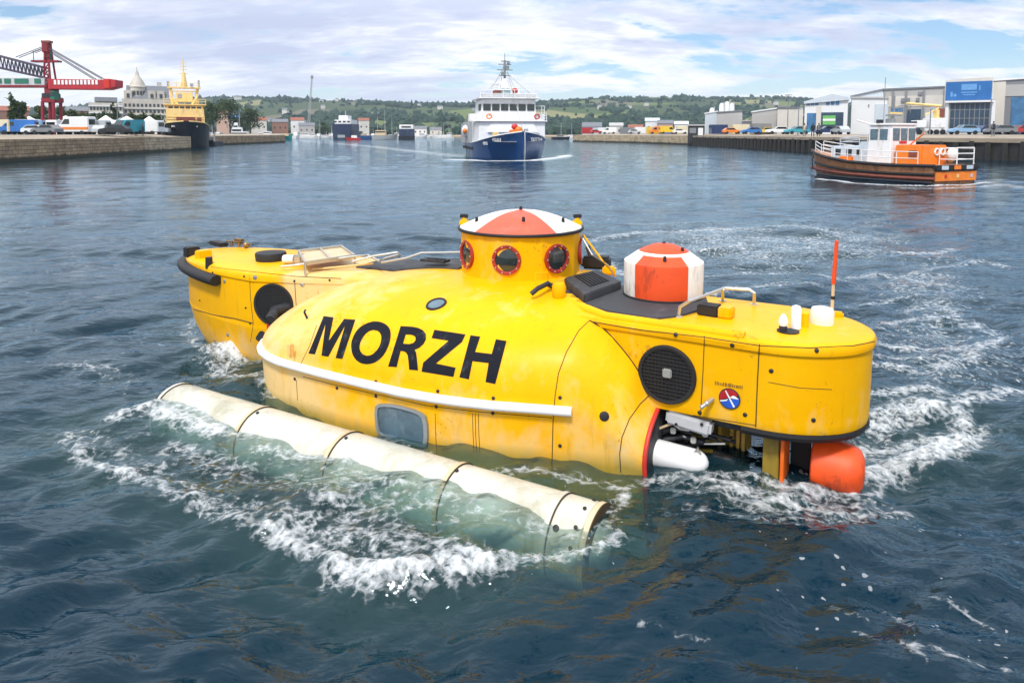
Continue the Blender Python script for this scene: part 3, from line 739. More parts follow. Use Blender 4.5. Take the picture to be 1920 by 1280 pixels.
# ---- conning tower
TX, TY, TR = -1.78, 0.0, .715
tower = MB().lathe([(TR * .985, 1.15), (TR * .99, 1.36), (TR, 1.5), (TR * 1.005, 1.84), (TR * 1.02, 1.88)], 18, (TX, TY, 0)).build('conning_tower', M['yellow'], sub, smooth=12)
MB().lathe([(TR * 1.0, 1.855), (TR * 1.05, 1.855), (TR * 1.06, 1.865), (TR * 1.06, 1.88), (TR * 1.05, 1.89), (TR * .98, 1.89)], 56, (TX, TY, 0)).build('rim', M['black'], tower)
def dome_mb(c, rr, z0, zt, prof, n=96, off=0.0):
    mb = MB(); mb.lathe(prof, n, c); return mb
dm = MB(); prof = []
for i in range(12):
    t = i / 11; prof.append((TR * 1.03 * (1 - t * .86), 1.887 + .195 * math.sin(t * math.pi / 2 * .96)))
prof += [(.08, 2.088), (.02, 2.09)]
dm.lathe(prof, 96, (TX, TY, 0))
dome = dm.build('dome_lid', [M['dwhite'], M['dred']], sub, smooth=50)
def sectors(o, cx, cy, a0, width, per=180.0, cap=None):
    for p in o.data.polygons:
        c = p.center; a = (math.degrees(math.atan2(c.y - cy, c.x - cx)) - a0) % per
        red = a < width
        if cap and c.z > cap[0]: red = c.z > cap[1]
        p.material_index = 1 if red else 0
nearang = math.degrees(math.atan2(CAML.y - TY, CAML.x - TX))
sectors(dome, TX, TY, nearang - 44, 78)
for q, zq, rr in ((nearang + 4, 2.02, .46), (nearang - 70, 1.985, .55), (nearang + 64, 1.985, .55), (nearang + 3, 2.095, .02)):
    x, y = TX + rr * math.cos(R(q)), TY + rr * math.sin(R(q))
    MB().cyl((x, y, zq - .04), (x, y, zq + .035), .022, .016, 10).build('lifting_stud', M['black'], dome)
for q in (nearang - 62, nearang - 13, nearang + 35, nearang + 85, nearang + 150, nearang - 120):
    a = R(q); nx, ny = math.cos(a), math.sin(a); c = Vector((TX + nx * TR * .995, TY + ny * TR * .985, 1.60))
    m = Matrix.Translation(c) @ Vector((nx, ny, 0)).to_track_quat('Z', 'Y').to_matrix().to_4x4()
    fr_ = MB().lathe([(.126, -.05), (.130, .014), (.148, .022), (.166, .018), (.170, -.05)], 28, M=m).build('porthole', M['portred'], sub)
    MB().lathe([(.130, .0), (.07, .012), (.01, .016)], 24, M=m).build('glass', M['glass'], fr_)
    for k in range(10):
        t = 2 * math.pi * k / 10
        if k == 0 and q == nearang - 62: pbolt = bo = MB().ball((0, 0, 0), .0095, 6, 4).build('bolt', M['steel'], fr_)
        else: bo = pbolt.copy(); col.objects.link(bo); bo.parent = fr_
        bo.location = m @ Vector((.149 * math.cos(t), .149 * math.sin(t), .024))
for q in (nearang - 100, nearang + 100):
    a = R(q); x, y = TX + math.cos(a) * TR * .98, TY + math.sin(a) * TR * .98
    l = MB(); l.box((x, y, 1.91), (.10, .10, .07), rz=a); l.cyl((x, y, 1.93), (x, y, 1.98), .03); l.build('clamp', M['yellow'], tower, bevel=.01)
    MB().box((x, y, 1.995), (.10, .05, .045), rz=a).build('clamp_knob', M['black'], tower, bevel=.008)

# ---- red and white drum
dr = MB().lathe([(.415, 1.265), (.418, 1.30), (.42, 1.63), (.417, 1.642), (.40, 1.652), (.30, 1.725), (.262, 1.748), (.235, 1.764), (.12, 1.812), (.005, 1.83)], 72, (0, 0, 0)).build('marker_drum', [M['dwhite'], M['buoyred']], sub, smooth=35)
nd = math.degrees(math.atan2(CAML.y, CAML.x))
sectors(dr, 0, 0, nd - 42, 80, cap=(1.722, 1.752))
MB().lathe([(.425, 1.262), (.432, 1.268), (.432, 1.285), (.42, 1.292)], 72).build('drum_gasket', M['black'], dr)
for q, zq, rr in ((nd, 1.82, .0), (nd + 2, 1.72, .34), (nd + 60, 1.78, .22)):
    x, y = rr * math.cos(R(q)), rr * math.sin(R(q)); MB().cyl((x, y, zq - .03), (x, y, zq + .022), .02, .016, 10).build('lifting_stud', M['black'], dr)

# ---- thruster tunnels with black grilles
def disc(c, n, r, d=.02):
    return Matrix.Translation(c) @ Vector(n).to_track_quat('Z', 'Y').to_matrix().to_4x4()
cR = Vector((.435, -1.157, .81)); mR = disc(cR, (0, -1, 0), 1)
tr_ = MB().lathe([(.225, -.05), (.235, .012), (.262, .016), (.272, .004), (.272, -.05)], 40, M=mR).build('thruster_tunnel', M['black'], sub)
MB().lathe([(.235, -.008), (.005, -.004)], 40, M=mR).build('dark_opening', M['black'], tr_)
gr = MB()
for k in range(-6, 7):
    w_ = math.sqrt(max(0, .235 ** 2 - (k * .034) ** 2)); gr.tube([mR @ Vector((-w_, k * .034, .006)), mR @ Vector((w_, k * .034, .006))], .0035, 5); gr.tube([mR @ Vector((k * .034, -w_, .004)), mR @ Vector((k * .034, w_, .004))], .0035, 5)
gr.build('grille', M['black'], tr_)
MB().box(mR @ Vector((.01, .02, .012)), (.085, .03, .085)).build('anode_block', M['steel'], tr_, bevel=.01)
cL = (onH(513, 571, .004, PLB)[0]); nL = onH(513, 571, 0, PLB)[1]; mL = disc(cL, nL, 1)
tl_ = MB().lathe([(.225, -.05), (.235, .012), (.262, .016), (.272, .004), (.272, -.05)], 40, M=mL).build('thruster_tunnel', M['black'], sub)
MB().lathe([(.235, .002), (.005, .006)], 40, M=mL).build('dark_opening', M['black'], tl_)
gr = MB()
for k in range(-6, 7):
    w_ = math.sqrt(max(0, .235 ** 2 - (k * .034) ** 2)); gr.tube([mL @ Vector((-w_, k * .034, .010)), mL @ Vector((w_, k * .034, .010))], .0035, 5); gr.tube([mL @ Vector((k * .034, -w_, .008)), mL @ Vector((k * .034, w_, .008))], .0035, 5)
gr.build('grille', M['black'], tl_)

# ---- seams on hull and pods (fine dark gaps)
def seam(px, tree=None, r=.0045, off=.001, name='panel_seam'):
    p = drape(px, off, 7, tree)
    if len(p) > 1: return MB().tube(p, r, 5).build(name, M['seam'], sub)
seam([(1105, 601), (1085, 620), (1062, 660), (1047, 700), (1041, 740), (1037, 790), (1035, 870)])
seam([(1218, 740), (1200, 757), (1180, 785), (1166, 820), (1162, 850), (1164, 885)])
seam([(594, 610), (580, 650), (560, 690)], r=.003)
seam([(568, 706), (640, 724), (720, 742), (800, 760), (900, 772), (1035, 783)], r=.003)
for x in (556, 886, 891, 897, 816):
    seam([(x, 712 + (x - 556) * .19), (x + 2, 750 + (x - 556) * .2)] if x == 556 else [(x, 775), (x + 1, 815), (x + 3, 848)], r=.0028)
seam([(1321, 630), (1318, 700), (1313, 785)], PB, .004); seam([(1424, 645), (1420, 720), (1417, 800)], PB, .005)
seam([(1219, 770), (1300, 778), (1417, 797)], PB, .003); seam([(1105, 602), (1200, 618), (1320, 632), (1424, 648), (1520, 652), (1600, 648), (1640, 640)], PB, .004)
seam([(1440, 716), (1500, 727), (1560, 730)], PB, .0025)
seam([(356, 577), (400, 590), (440, 597), (475, 606)], PLB, .006); seam([(468, 516), (470, 560), (475, 606)], PLB, .004); seam([(475, 606), (470, 640)], PLB, .003); seam([(553, 515), (553, 535), (556, 580)], PLB, .004)
seam([(395, 500), (430, 505), (553, 518), (640, 522)], PLB, .004)
# seam where the hull meets the stern pod
jn = [(-.34, -1.137, 1.215), (-.1, -1.137, 1.06), (.05, -1.137, .92), (.17, -1.137, .775), (.25, -1.14, .60), (.30, -1.14, .45)]
jp = []
for u, v in [(1106, 601), (1118, 607), (1130, 615), (1142, 626), (1154, 639), (1166, 653), (1178, 668), (1188, 682), (1197, 696), (1203, 708)]:
    h1, h2 = onH(u, v, .002, HB)[0], onH(u, v, .002, PB)[0]; c_ = [h for h in (h1, h2) if h is not None]
    if c_: jp.append(min(c_, key=lambda h: (h - CAML).length))
MB().tube(jp, .0075, 6).build('panel_seam', M['seam'], sub)

# ---- bolts and plugs
def plug(u, v, r, tree=None, m='black', name='bolt'):
    p, n = onH(u, v, 0, tree)
    if p is None: return
    mm = Matrix.Translation(p) @ n.to_track_quat('Z', 'Y').to_matrix().to_4x4()
    MB().lathe([(r, -.01), (r, .006), (r * .6, .012), (r * .1, .013)], 10, M=mm).build(name, M[m], sub)
for u, v in [(633, 705), (554, 684), (553, 710), (705, 715), (632, 727), (705, 742), (821, 733), (818, 762), (925, 746), (924, 774), (1050, 745), (1050, 835), (1049, 812)][:12]: plug(u, v, .017)
plug(1133, 780, .045); plug(1135, 780, .03)
for u, v in [(1267, 627), (1373, 647), (1446, 695), (1531, 657), (1397, 777), (1525, 787), (1312, 773)]: plug(u, v, .019, PB)
for u, v in [(421, 527), (427, 627), (478, 520)]: plug(u, v, .028, PLB, 'midgrey')
for u, v in [(399, 511), (375, 563), (458, 518), (461, 577), (552, 527), (618, 525), (469, 606), (403, 640)]: plug(u, v, .014, PLB)
plug(567, 533, .03, PLB, 'steel')
# oval port on the shoulder
p, n = onH(818, 570); m_ = Matrix.Translation(p) @ n.to_track_quat('Z', 'Y').to_matrix().to_4x4() @ Matrix.Rotation(R(0), 4, 'Z')
op = MB().lathe([(.085, -.02), (.09, .012), (.105, .014), (.115, .0), (.115, -.02)], 28, M=m_).build('deck_port', M['black'], sub)
MB().lathe([(.088, .004), (.01, .008)], 24, M=m_).build('glass', M['bluegrey_glass'], op)
# side window at the waterline
wc = [(705, 762), (712, 755), (745, 757), (790, 770), (803, 782), (805, 830), (796, 838), (720, 818), (708, 808)]
wv = smooth_loop(wc, 1); ring_o = [onH(u, v, .004)[0] for u, v in wv]; cen = sum(ring_o, Vector()) / len(ring_o); nw = onH(755, 795)[1]
ring_i = [cen + (p - cen) * .88 + nw * .032 for p in ring_o]; ring_m = [cen + (p - cen) * 1.0 + nw * .026 for p in ring_o]; ring_b = [cen + (p - cen) * .87 - nw * .0 for p in ring_o]
sw = MB().loft([ring_o, ring_m, ring_i, ring_b], caps=False).build('side_window', M['winframe'], sub, smooth=30)
MB().add([p + nw * .018 for p in ring_b], [tuple(range(len(ring_b)))]).build('glass', M['seaglass'], sw, smooth=0, fixn=False)

# ---- bow details on the hull: hook, latch
q, n = onH(576, 597); MB().tube([q, q + n * .06 + Vector((0, 0, .03)), q + n * .03 + Vector((0, 0, .08))], .012, 8).build('tow_hook', M['black'], sub)
q, n = onH(548, 655); mb = MB(); mb.box(q + n * .03, (.05, .06, .13), rz=.4); mb.box(q + n * .03 + Vector((.07, -.03, -.01)), (.02, .05, .12), rz=.4); mb.build('latch', M['yellow'], sub, bevel=.01)
MB().tube([(-4.45, -1.22, .82), (-4.5, -1.4, .80), (-4.42, -1.55, .72)], .07, 10).build('propeller_guard', M['blackpaint'], sub)
MB().box((-4.50, -1.47, .60), (.1, .08, .16), rz=.5).build('reflector', M['red'], sub, bevel=.02)
MB().box((-4.56, -1.5, .44), (.26, .05, .13), rz=.5, ry=.6).build('rudder_fin', M['blackpaint'], sub, bevel=.015)

# ---- gear on the bow pod
def zt(u, v, z=1.25): return onZ(u, v, z)
a = zt(360, 480, 1.22); mb = MB(); mb.box((a.x, a.y, 1.285), (.13, .2, .14), rz=-.1); mb.build('mooring_block', M['black'], sub, bevel=.015)
b = zt(380, 483, 1.24); MB().box((b.x + .02, b.y, 1.285), (.16, .18, .13), rz=-.1).build('mooring_block', M['yellow'], sub, bevel=.015)
a = zt(410, 460); MB().box((a.x, a.y, 1.28), (.42, .16, .06), rz=-.2).build('rubber_pad', M['black'], sub, bevel=.02)
a = zt(392, 493); mb = MB(); mb.cyl((a.x, a.y, 1.18), (a.x, a.y, 1.33), .05, .045, 12); mb.build('vent_cap', M['black'], sub)
a = zt(447, 462); mb = MB()
for dx in (-.16, .02, .16): mb.cyl((a.x + dx, a.y, 1.24), (a.x + dx, a.y, 1.33), .02)
mb.tube([(a.x - .35, a.y + .05, 1.30), (a.x + .3, a.y, 1.30)], .015, 6); mb.ball((a.x + .25, a.y - .05, 1.30), .05, 8, 6); mb.box((a.x + .02, a.y, 1.35), (.16, .06, .05)); mb.build('brass_fitting', simple('tarnished_brass', (.32, .22, .10), .4, metal=.8), sub)
a = zt(508, 486, 1.26); mb = MB(); mb.lathe([(.20, 1.24), (.21, 1.34), (.20, 1.36), (.02, 1.365)], 28, (a.x, a.y, 0)); mb.build('round_hatch', M['black'], sub)
a = zt(545, 492, 1.27); mb = MB(); mb.cyl((a.x - .09, a.y - .03, 1.31), (a.x + .05, a.y + .02, 1.32), .06, .055, 12); mb.build('floodlight', M['white_clean'], sub)
a = zt(562, 492, 1.27); mb = MB(); mb.box((a.x, a.y, 1.32), (.14, .13, .12), rz=.2); mb.build('floodlight_box', M['steel'], sub, bevel=.02)
fpx = [(572, 492), (665, 478), (640, 461), (560, 470)]
fp = [zt(u, v, 1.40) for u, v in fpx]
mb = MB(); mb.tube(fp, .016, 8, closed=True); mb.tube([fp[0].lerp(fp[1], .5), fp[3].lerp(fp[2], .5)], .012, 6)
for p in fp: mb.tube([p, Vector((p.x, p.y, 1.24))], .014, 6)
fo = mb.build('rack_frame', M['steel'], sub)
q = [p + Vector((0, 0, -.02)) for p in fp]; MB().loft([q, [p + Vector((0, 0, -.02)) for p in q]]).build('rack_panel', M['beige'], fo)
def handrail(px, z, r=.014, m='steel', name='handrail'):
    pts = [onZ(u, v, zz) for (u, v), zz in zip(px, z)]
    return MB().tube(pts, r, 8).build(name, M[m], sub)
handrail([(527, 500), (560, 496), (610, 488), (668, 480), (690, 478), (712, 490), (722, 484), (745, 478), (752, 484)], [1.30, 1.33, 1.36, 1.42, 1.42, 1.42, 1.44, 1.46, 1.40])
handrail([(660, 490), (700, 480), (745, 473), (752, 480)], [1.38, 1.44, 1.48, 1.42])
handrail([(715, 492), (760, 484), (790, 474), (866, 473)], [1.42, 1.44, 1.50, 1.52], .013)
handrail([(585, 505), (640, 500), (700, 494)], [1.27, 1.30, 1.33], .012, 'yellow', 'deck_pipe')

# ---- gear on and around the tower foot
q, n = onH(1048, 556); mb = MB(); c = q + Vector((0, .0, .06)); mb.lathe([(.045, -.09), (.07, -.05), (.072, .05), (.055, .085), (.01, .09)], 16, c); mb.build('deck_lamp', M['yellow'], sub)
q = zt(1012, 540, 1.40); MB().tube([zt(996, 551, 1.37), zt(1008, 541, 1.42), zt(1028, 531, 1.44)], .026, 10).build('grab_lever', M['blackpaint'], sub)
MB().tube([zt(1028, 533, 1.41), zt(1045, 541, 1.39)], .03, 8).build('grab_lever', M['black'], sub)
MB().tube([zt(1004, 534, 1.40), zt(1004, 512, 1.52), zt(1027, 511, 1.52), zt(1027, 529, 1.41)], .008, 6).build('step_bracket', M['yellow'], sub)
a = zt(1118, 497, 1.32); MB().box((a.x, a.y, 1.36), (.36, .2, .16), rz=.25).build('equipment_box', M['black'], sub, bevel=.03)
MB().tube([zt(1093, 440, 1.80), zt(1112, 465, 1.66), zt(1130, 490, 1.52), zt(1148, 508, 1.38), zt(1154, 518, 1.30)], .012, 8).build('air_hose', M['yellow'], sub)
MB().tube([zt(1093, 448, 1.78), zt(1110, 478, 1.62), zt(1140, 497, 1.46), zt(1150, 515, 1.34)], .010, 8).build('air_hose', M['steel'], sub)
a = zt(1102, 462, 1.70); MB().cyl(a, a + Vector((.05, -.03, -.11)), .03, .026, 10).build('hose_valve', M['blackpaint'], sub)
a = zt(1142, 510, 1.30); MB().box((a.x, a.y, 1.32), (.16, .12, .10), rz=.3).build('hose_fitting', M['yellow'], sub, bevel=.02)

# ---- gear on the stern pod deck
z0 = 1.257
handrail([(1272, 593), (1275, 575), (1290, 566), (1352, 543), (1358, 540), (1405, 543), (1414, 549), (1414, 571)], [z0, z0 + .10, z0 + .16, z0 + .17, z0 + .17, z0 + .16, z0 + .14, z0], .017)
MB().tube([zt(1355, 542, z0 + .17), zt(1355, 564, z0)], .015, 8).build('handrail', M['steel'], sub)
for u, v in ((1272, 594), (1414, 571), (1355, 564)):
    p = zt(u, v, z0); MB().lathe([(.04, 1.25), (.04, 1.264), (.02, 1.27)], 14, (p.x, p.y, 0)).build('handrail_foot', M['steel'], sub)
a = zt(1330, 590, z0); mb = MB(); mb.box((a.x, a.y, 1.31), (.20, .16, .105), rz=-.05); eb = mb.build('battery_box', M['black'], sub, bevel=.012)
MB().box((a.x + .16, a.y - .002, 1.308), (.13, .155, .10), rz=-.05).build('yellow_cover', M['yellow'], eb, bevel=.012)
a = zt(1473, 621, z0); mb = MB(); mb.lathe([(.095, 1.25), (.095, 1.268), (.01, 1.27)], 20, (a.x + .02, a.y, 0)); bp_ = mb.build('aerial_base', M['black'], sub)
MB().lathe([(.035, 1.268), (.035, 1.30), (.03, 1.32)], 14, (a.x - .02, a.y - .01, 0)).build('aerial_socket', M['blackpaint'], bp_)
MB().lathe([(.036, 1.31), (.042, 1.335), (.036, 1.37), (.015, 1.41), (.003, 1.415)], 16, (a.x - .02, a.y - .01, 0)).build('small_dome_aerial', M['white_clean'], sub)
a = zt(1492, 617, z0); MB().lathe([(.044, 1.265), (.044, 1.44), (.036, 1.465), (.01, 1.475)], 20, (a.x, a.y, 0)).build('tall_dome_aerial', M['white_clean'], sub)
a = zt(1509, 612, z0); MB().lathe([(.033, 1.25), (.033, 1.38), (.02, 1.39)], 14, (a.x, a.y, 0)).build('yellow_canister', M['yellow'], sub)
a = zt(1541, 606, z0); MB().lathe([(.10, 1.25), (.103, 1.27), (.103, 1.37), (.09, 1.40), (.05, 1.412), (.005, 1.415)], 28, (a.x, a.y, 0)).build('satellite_dome', M['dwhite'], sub)
a = onY(1560, 577, .12)
MB().cyl((a.x, .12, 1.25), (a.x + .005, .115, 1.55), .016, .014, 10).build('aerial_mast', M['beige'], sub)
MB().cyl((a.x + .005, .115, 1.55), (a.x + .02, .10, 1.975), .021, .017, 10).build('whip_aerial', M['buoyred'], sub)
MB().cyl((a.x + .003, .118, 1.40), (a.x + .004, .117, 1.43), .02, .02, 10).build('mast_band', M['black'], sub)
MB().box((a.x + .06, .06, 1.27), (.10, .08, .05)).build('mast_foot', M['yellow'], sub, bevel=.015)

# ---- side of the stern pod: hose spigot, round emblem, small caption
a = onY(1336, 748, -1.15); mb = MB(); mb.cyl(a, a + Vector((-.03, -.07, -.02)), .02, .02, 10); mb.ball(a + Vector((-.03, -.075, -.02)), .026, 10, 6); mb.cyl(a + Vector((-.03, -.075, -.02)), a + Vector((-.07, -.12, -.05)), .015, .02, 10); mb.build('hose_spigot', M['steel'], sub)
a = onY(1368, 747, -1.146); mE = disc(a, (0, -1, 0), 1)
M['emred'] = simple('emblem_red', (.42, .015, .02), .4); M['emblue'] = simple('emblem_blue', (.02, .10, .55), .4)
em = MB()
def half(a0, a1, rr, z=.0):
    return [mE @ Vector((0, 0, z))] + [mE @ Vector((rr * math.cos(t), rr * math.sin(t), z)) for t in [a0 + (a1 - a0) * i / 16 for i in range(17)]]
# local x of the disc runs along the hull, y up
for p_ in (R(20), ): pass
def emb(a0, a1, m, z):
    v = half(a0, a1, .085, z); MB().add(v, [tuple(range(len(v)))]).build('field', m, emo, smooth=0, fixn=False)
emo = MB().lathe([(.001, -.002), (.092, -.002), (.092, .004), (.001, .004)], 32, M=mE).build('emblem', simple('emblem_rim', (.03, .02, .03), .5), sub)
ex = mE.to_3x3() @ Vector((1, 0, 0)); sgn = 1 if ex.x > 0 else -1; uy = (mE.to_3x3() @ Vector((0, 1, 0))).z
def epoly(pts, m, z):  # pts in (right, up) metres seen from outside
    MB().add([Vector(a) + Vector((x, -z, y)) for x, y in pts], [tuple(range(len(pts)))]).build('field', m, emo, smooth=0, fixn=False)
def earc(a0, a1, rr=.084, n=14): return [(rr * math.cos(R(a0 + (a1 - a0) * i / n)), rr * math.sin(R(a0 + (a1 - a0) * i / n))) for i in range(n + 1)]
epoly(earc(30, 195), M['emred'], .006)
epoly(earc(200, 375), M['emblue'], .006)
epoly([(-.040, .066), (-.030, .070), (.050, -.062), (.036, -.070)], M['white_clean'], .009)
epoly([(-.082, -.028), (-.03, -.012), (-.012, .0), (-.022, -.022), (-.078, -.038)], M['white_clean'], .008)
epoly([(.0, .012), (.03, .035), (.055, .03), (.08, .01), (.03, .008)], M['white_clean'], .008)
cap = MB(); rr_ = random.Random(3)
x = 1341
while x < 1392:
    h_ = rr_.choice((5, 7, 7, 6)); yb = 721 + (x - 1341) * .155
    p0 = onY(x, yb, -1.1425); cap.box((p0.x, -1.1425, p0.z + h_ * .0025), (.006, .003, h_ * .0045)); x += rr_.choice((2.2, 2.6, 3.4))
cap.build('caption', simple('caption_ink', (.16, .06, .02), .6), sub, smooth=0)

# ---- cut end of the hull and machinery under the stern pod
rim = [(0.345, y, z) for _, y, z in hsec(.34)[:26]]
MB().tube(rim, .022, 8).build('red_edge', M['red'], sub)
rim2 = [(0.36, y, z) for _, y, z in hsec(.34)[:30]]
MB().loft([[(.346, y * .985, z) for _, y, z in rim2], [(.352, y * .97, z * .98) for _, y, z in rim2]]).build('hull_end_plate', M['blackpaint'], sub)
def bar_px(pts, ys, r, m, name, n=10, rs=None):
    return MB().tube([onY(u, v, y) for (u, v), y in zip(pts, ys)], r, n, rs=rs).build(name, M[m], sub)
mb = MB(); a = onY(1292, 791, -1.08); mb.box((a.x, -1.06, a.z), (.42, .14, .13), ry=.10); mb.build('equipment_case', M['lightgrey'], sub, bevel=.025)
a0, a1 = onY(1211, 853, -1.12), onY(1328, 870, -1.12)
ax = (a1 - a0); rs = []; pts_ = []
for i in range(25):
    t = i / 24; pts_.append(a0.lerp(a1, t) + Vector((0, 0, .04 * (1 - t)))); rs.append((.138 - .035 * t) * (1 if t < .78 else math.sqrt(max(.03, 1 - ((t - .78) / .225) ** 2))))
fl = MB().tube(pts_, .1, 20, rs=rs).build('white_float', M['white_clean'], sub)
c = a0.lerp(a1, .8); MB().tube([c + Vector((0, .09 * math.cos(t), .02 + .09 * math.sin(t))) for t in [2 * math.pi * i / 20 for i in range(20)]], .005, 6, closed=True).build('float_band', M['steel'], fl)
MB().tube([c + Vector((0, -.03, .10)), c + Vector((.03, -.04, .16)), c + Vector((.05, -.03, .10))], .012, 8).build('shackle', M['steel'], fl)
bar_px([(1228, 806), (1262, 793), (1280, 782)], [-1.06, -1.08, -1.05], .012, 'beige', 'push_rod')
bar_px([(1262, 793), (1275, 803), (1292, 806)], [-1.08, -1.04, -1.0], .014, 'steel', 'push_rod')
bar_px([(1235, 815), (1262, 800), (1300, 812)], [-1.0, -.98, -.95], .022, 'black', 'hydraulic_hose')
bar_px([(1245, 825), (1280, 818), (1320, 830)], [-1.0, -.95, -.95], .03, 'blackpaint', 'hydraulic_hose')
bar_px([(1300, 845), (1345, 858), (1378, 872)], [-.8, -.8, -.8], .075, 'black', 'motor')
bar_px([(1250, 832), (1290, 838)], [-.85, -.85], .09, 'blackpaint', 'motor')
mb = MB(); a = onY(1345, 838, -.55); mb.box((a.x, -.55, .20), (.62, .08, .36)); mb.build('machinery_frame', M['olive'], sub, bevel=.01)
mb = MB()
for u in (1318, 1350, 1372, 1384, 1394):
    a = onY(u, 838, -.62); mb.box((a.x, -.62, .18), (.03, .05, .5))
mb.build('frame_ribs', M['yellow'], sub)
mb = MB(); mb.box((.75, -.35, .43), (.9, 1.3, .05)); mb.box((1.15, -.45, .425), (.9, .9, .04)); mb.build('pod_underside', M['blackpaint'], sub)
rh = random.Random(12)
for k in range(11):
    u0 = rh.uniform(1235, 1330); v0 = rh.uniform(805, 835); yy = rh.uniform(-.98, -.7)
    bar_px([(u0, v0), (u0 + rh.uniform(20, 35), v0 + rh.uniform(-10, 16)), (u0 + rh.uniform(50, 80), v0 + rh.uniform(-6, 26))], [yy, yy + .03, yy], rh.choice((.008, .012, .018)), rh.choice(('black', 'blackpaint', 'steel', 'black', 'olive')), 'hydraulic_hose', 7)
for u, v in ((1262, 806), (1300, 824), (1322, 812)): q = onY(u, v, -1.0); MB().box(q, (.05, .05, .06), rz=.3).build('valve_block', M['steel'], sub, bevel=.008)
for u in (1268, 1316): q = onY(u, 795, -1.135); MB().cyl(q, q + Vector((0, -.012, 0)), .014, n=8).build('bolt', M['black'], sub)
a = onY(1362, 815, -.9); MB().box((a.x, -.9, .40), (.30, .16, .10)).build('junction_box', M['blackpaint'], sub, bevel=.02)
a = onY(1390, 806, -.95); MB().cyl((a.x, -.95, .36), (a.x + .06, -.95, .40), .02).build('cable_gland', M['steel'], sub)
a = onY(1449, 850, -.85); MB().box((a.x, -.80, .05), (.135, .30, .80)).build('skeg_plate', M['olive'], sub, bevel=.006)
a2 = onY(1471, 850, -.85); MB().box((a2.x, -.83, .05), (.03, .3, .80)).build('skeg_edge', M['orange'], sub, bevel=.005)
a = onY(1497, 850, -.70); MB().box((a.x, -.55, .05), (.16, .1, .8)).build('rudder_post', M['black'], sub)
a0 = onY(1522, 858, -.72); a1 = onY(1620, 862, -.72)
L_ = (a1 - a0).length
prof = [(.02, 0), (.215, 0), (.228, .012), (.23, L_ * .55), (.222, L_ * .75), (.19, L_ * .9), (.12, L_ * .98), (.01, L_)]
mm = Matrix.Translation((a0.x, -.62, .06)) @ Matrix.Rotation(R(90), 4, 'Y')
MB().lathe(prof, 32, M=mm).build('orange_float', M['floatred'], sub, smooth=45)

# ---- outrigger float beside the hull
A_ = Vector((-4.98, -2.48, -.225)); B_ = Vector((.32, -2.37, -.242)); PR = .335
d_ = (B_ - A_); Ln = d_.length; d_.normalize()
pf = [(.02, -.13), (.16, -.10), (.25, -.03), (PR, .06)] + [(PR, s) for s in np.linspace(.5, Ln - .6, 8)] + [(PR, Ln - .06), (.27, Ln - .01), (.17, Ln + .06), (.02, Ln + .09)]
mm = Matrix.Translation(A_) @ d_.to_track_quat('Z', 'Y').to_matrix().to_4x4()
of = MB().lathe(pf, 40, M=mm).build('outrigger_float', M['cream'], sub, smooth=50)
for s, w_ in ((.06, .012), (1.42, .010), (2.65, .010), (3.95, .010), (Ln - .34, .014), (Ln - .02, .010)):
    MB().lathe([(PR * .98, s - .025), (PR + .010, s - .02), (PR + .010, s + .02), (PR * .98, s + .025)], 40, M=mm).build('clamp_band', M['cream'] if w_ > .011 else M['beige'], of)
    MB().lathe([(PR * .98, s + .024), (PR + .013, s + .026), (PR + .013, s + .032), (PR * .98, s + .034)], 40, M=mm).build('band_gap', M['seam'], of)
def fplug(s, a, r=.016):
    ax = mm @ Vector((0, 0, s)); cdir = Vector((0, -math.sin(a), math.cos(a))); p = ax + cdir * (PR + .0)
    m2 = Matrix.Translation(p) @ cdir.to_track_quat('Z', 'Y').to_matrix().to_4x4()
    MB().lathe([(r, -.02), (r, .012), (r * .4, .016)], 8, M=m2).build('bolt', M['black'], of)
for s in (.03, Ln - .10):
    for a in (-20, 10, 40, 65): fplug(s, R(a))
fplug(Ln - .25, R(48), .026); fplug(1.5, R(12)); fplug(2.72, R(10)); fplug(4.0, R(10))
# ================================================================== SHIPS AND BOATS
M['navy'] = mat('navy_hull_paint', (.014, .065, .21), .35, c2=(.06, .12, .22), c2amt=.2, c2scale=.5, coat=.2)
M['worn_blue'] = mat('worn_blue_grey_hull', (.14, .20, .28), .6, var=.35, vscale=1.2, c2=(.03, .05, .09), c2amt=.5, c2scale=1.2)
M['blackhull'] = mat('black_hull', (.010, .013, .022), .5, c2=(.06, .04, .03), c2amt=.25, c2scale=.6)
M['shipyellow'] = mat('ship_yellow', (.86, .62, .24), .5, c2=(.60, .42, .18), c2amt=.25, c2scale=.7)
M['shipwhite'] = mat('ship_white', (.80, .80, .80), .45, var=.06, c2=(.55, .48, .40), c2amt=.18, c2scale=.8)
M['teal'] = mat('teal_paint', (.02, .34, .34), .5)
M['bufforange'] = mat('boat_orange', (.85, .22, .015), .45, c2=(.6, .16, .03), c2amt=.2, c2scale=2)
M['woodhull'] = mat('brown_planked_hull', (.42, .19, .085), .55, var=.3, c2=(.2, .08, .04), c2amt=.35, c2scale=1.6)
M['oxide'] = mat('oxide_red', (.22, .06, .04), .6, var=.25)
M['palegrey'] = mat('pale_blue_grey', (.52, .58, .64), .5)
M['grey'] = mat('ship_grey', (.33, .35, .37), .55)
def hull_ring(xd, xw, bd, bw, zd, fl=.5):
    zm = zd * fl; bm = bw + (bd - bw) * fl ** 1.3; xm = xw + (xd - xw) * fl
    return [(xd, bd, zd), (xm, bm, zm), (xw, bw, 0), (xw, bw * .6, -.9), (xw, -bw * .6, -.9), (xw, -bw, 0), (xm, -bm, zm), (xd, -bd, zd)]
def ship_hull(st, m, root, name='hull'):
    mb = MB(); mb.loft([hull_ring(*s) for s in st]); return mb.build(name, m, root, smooth=35)
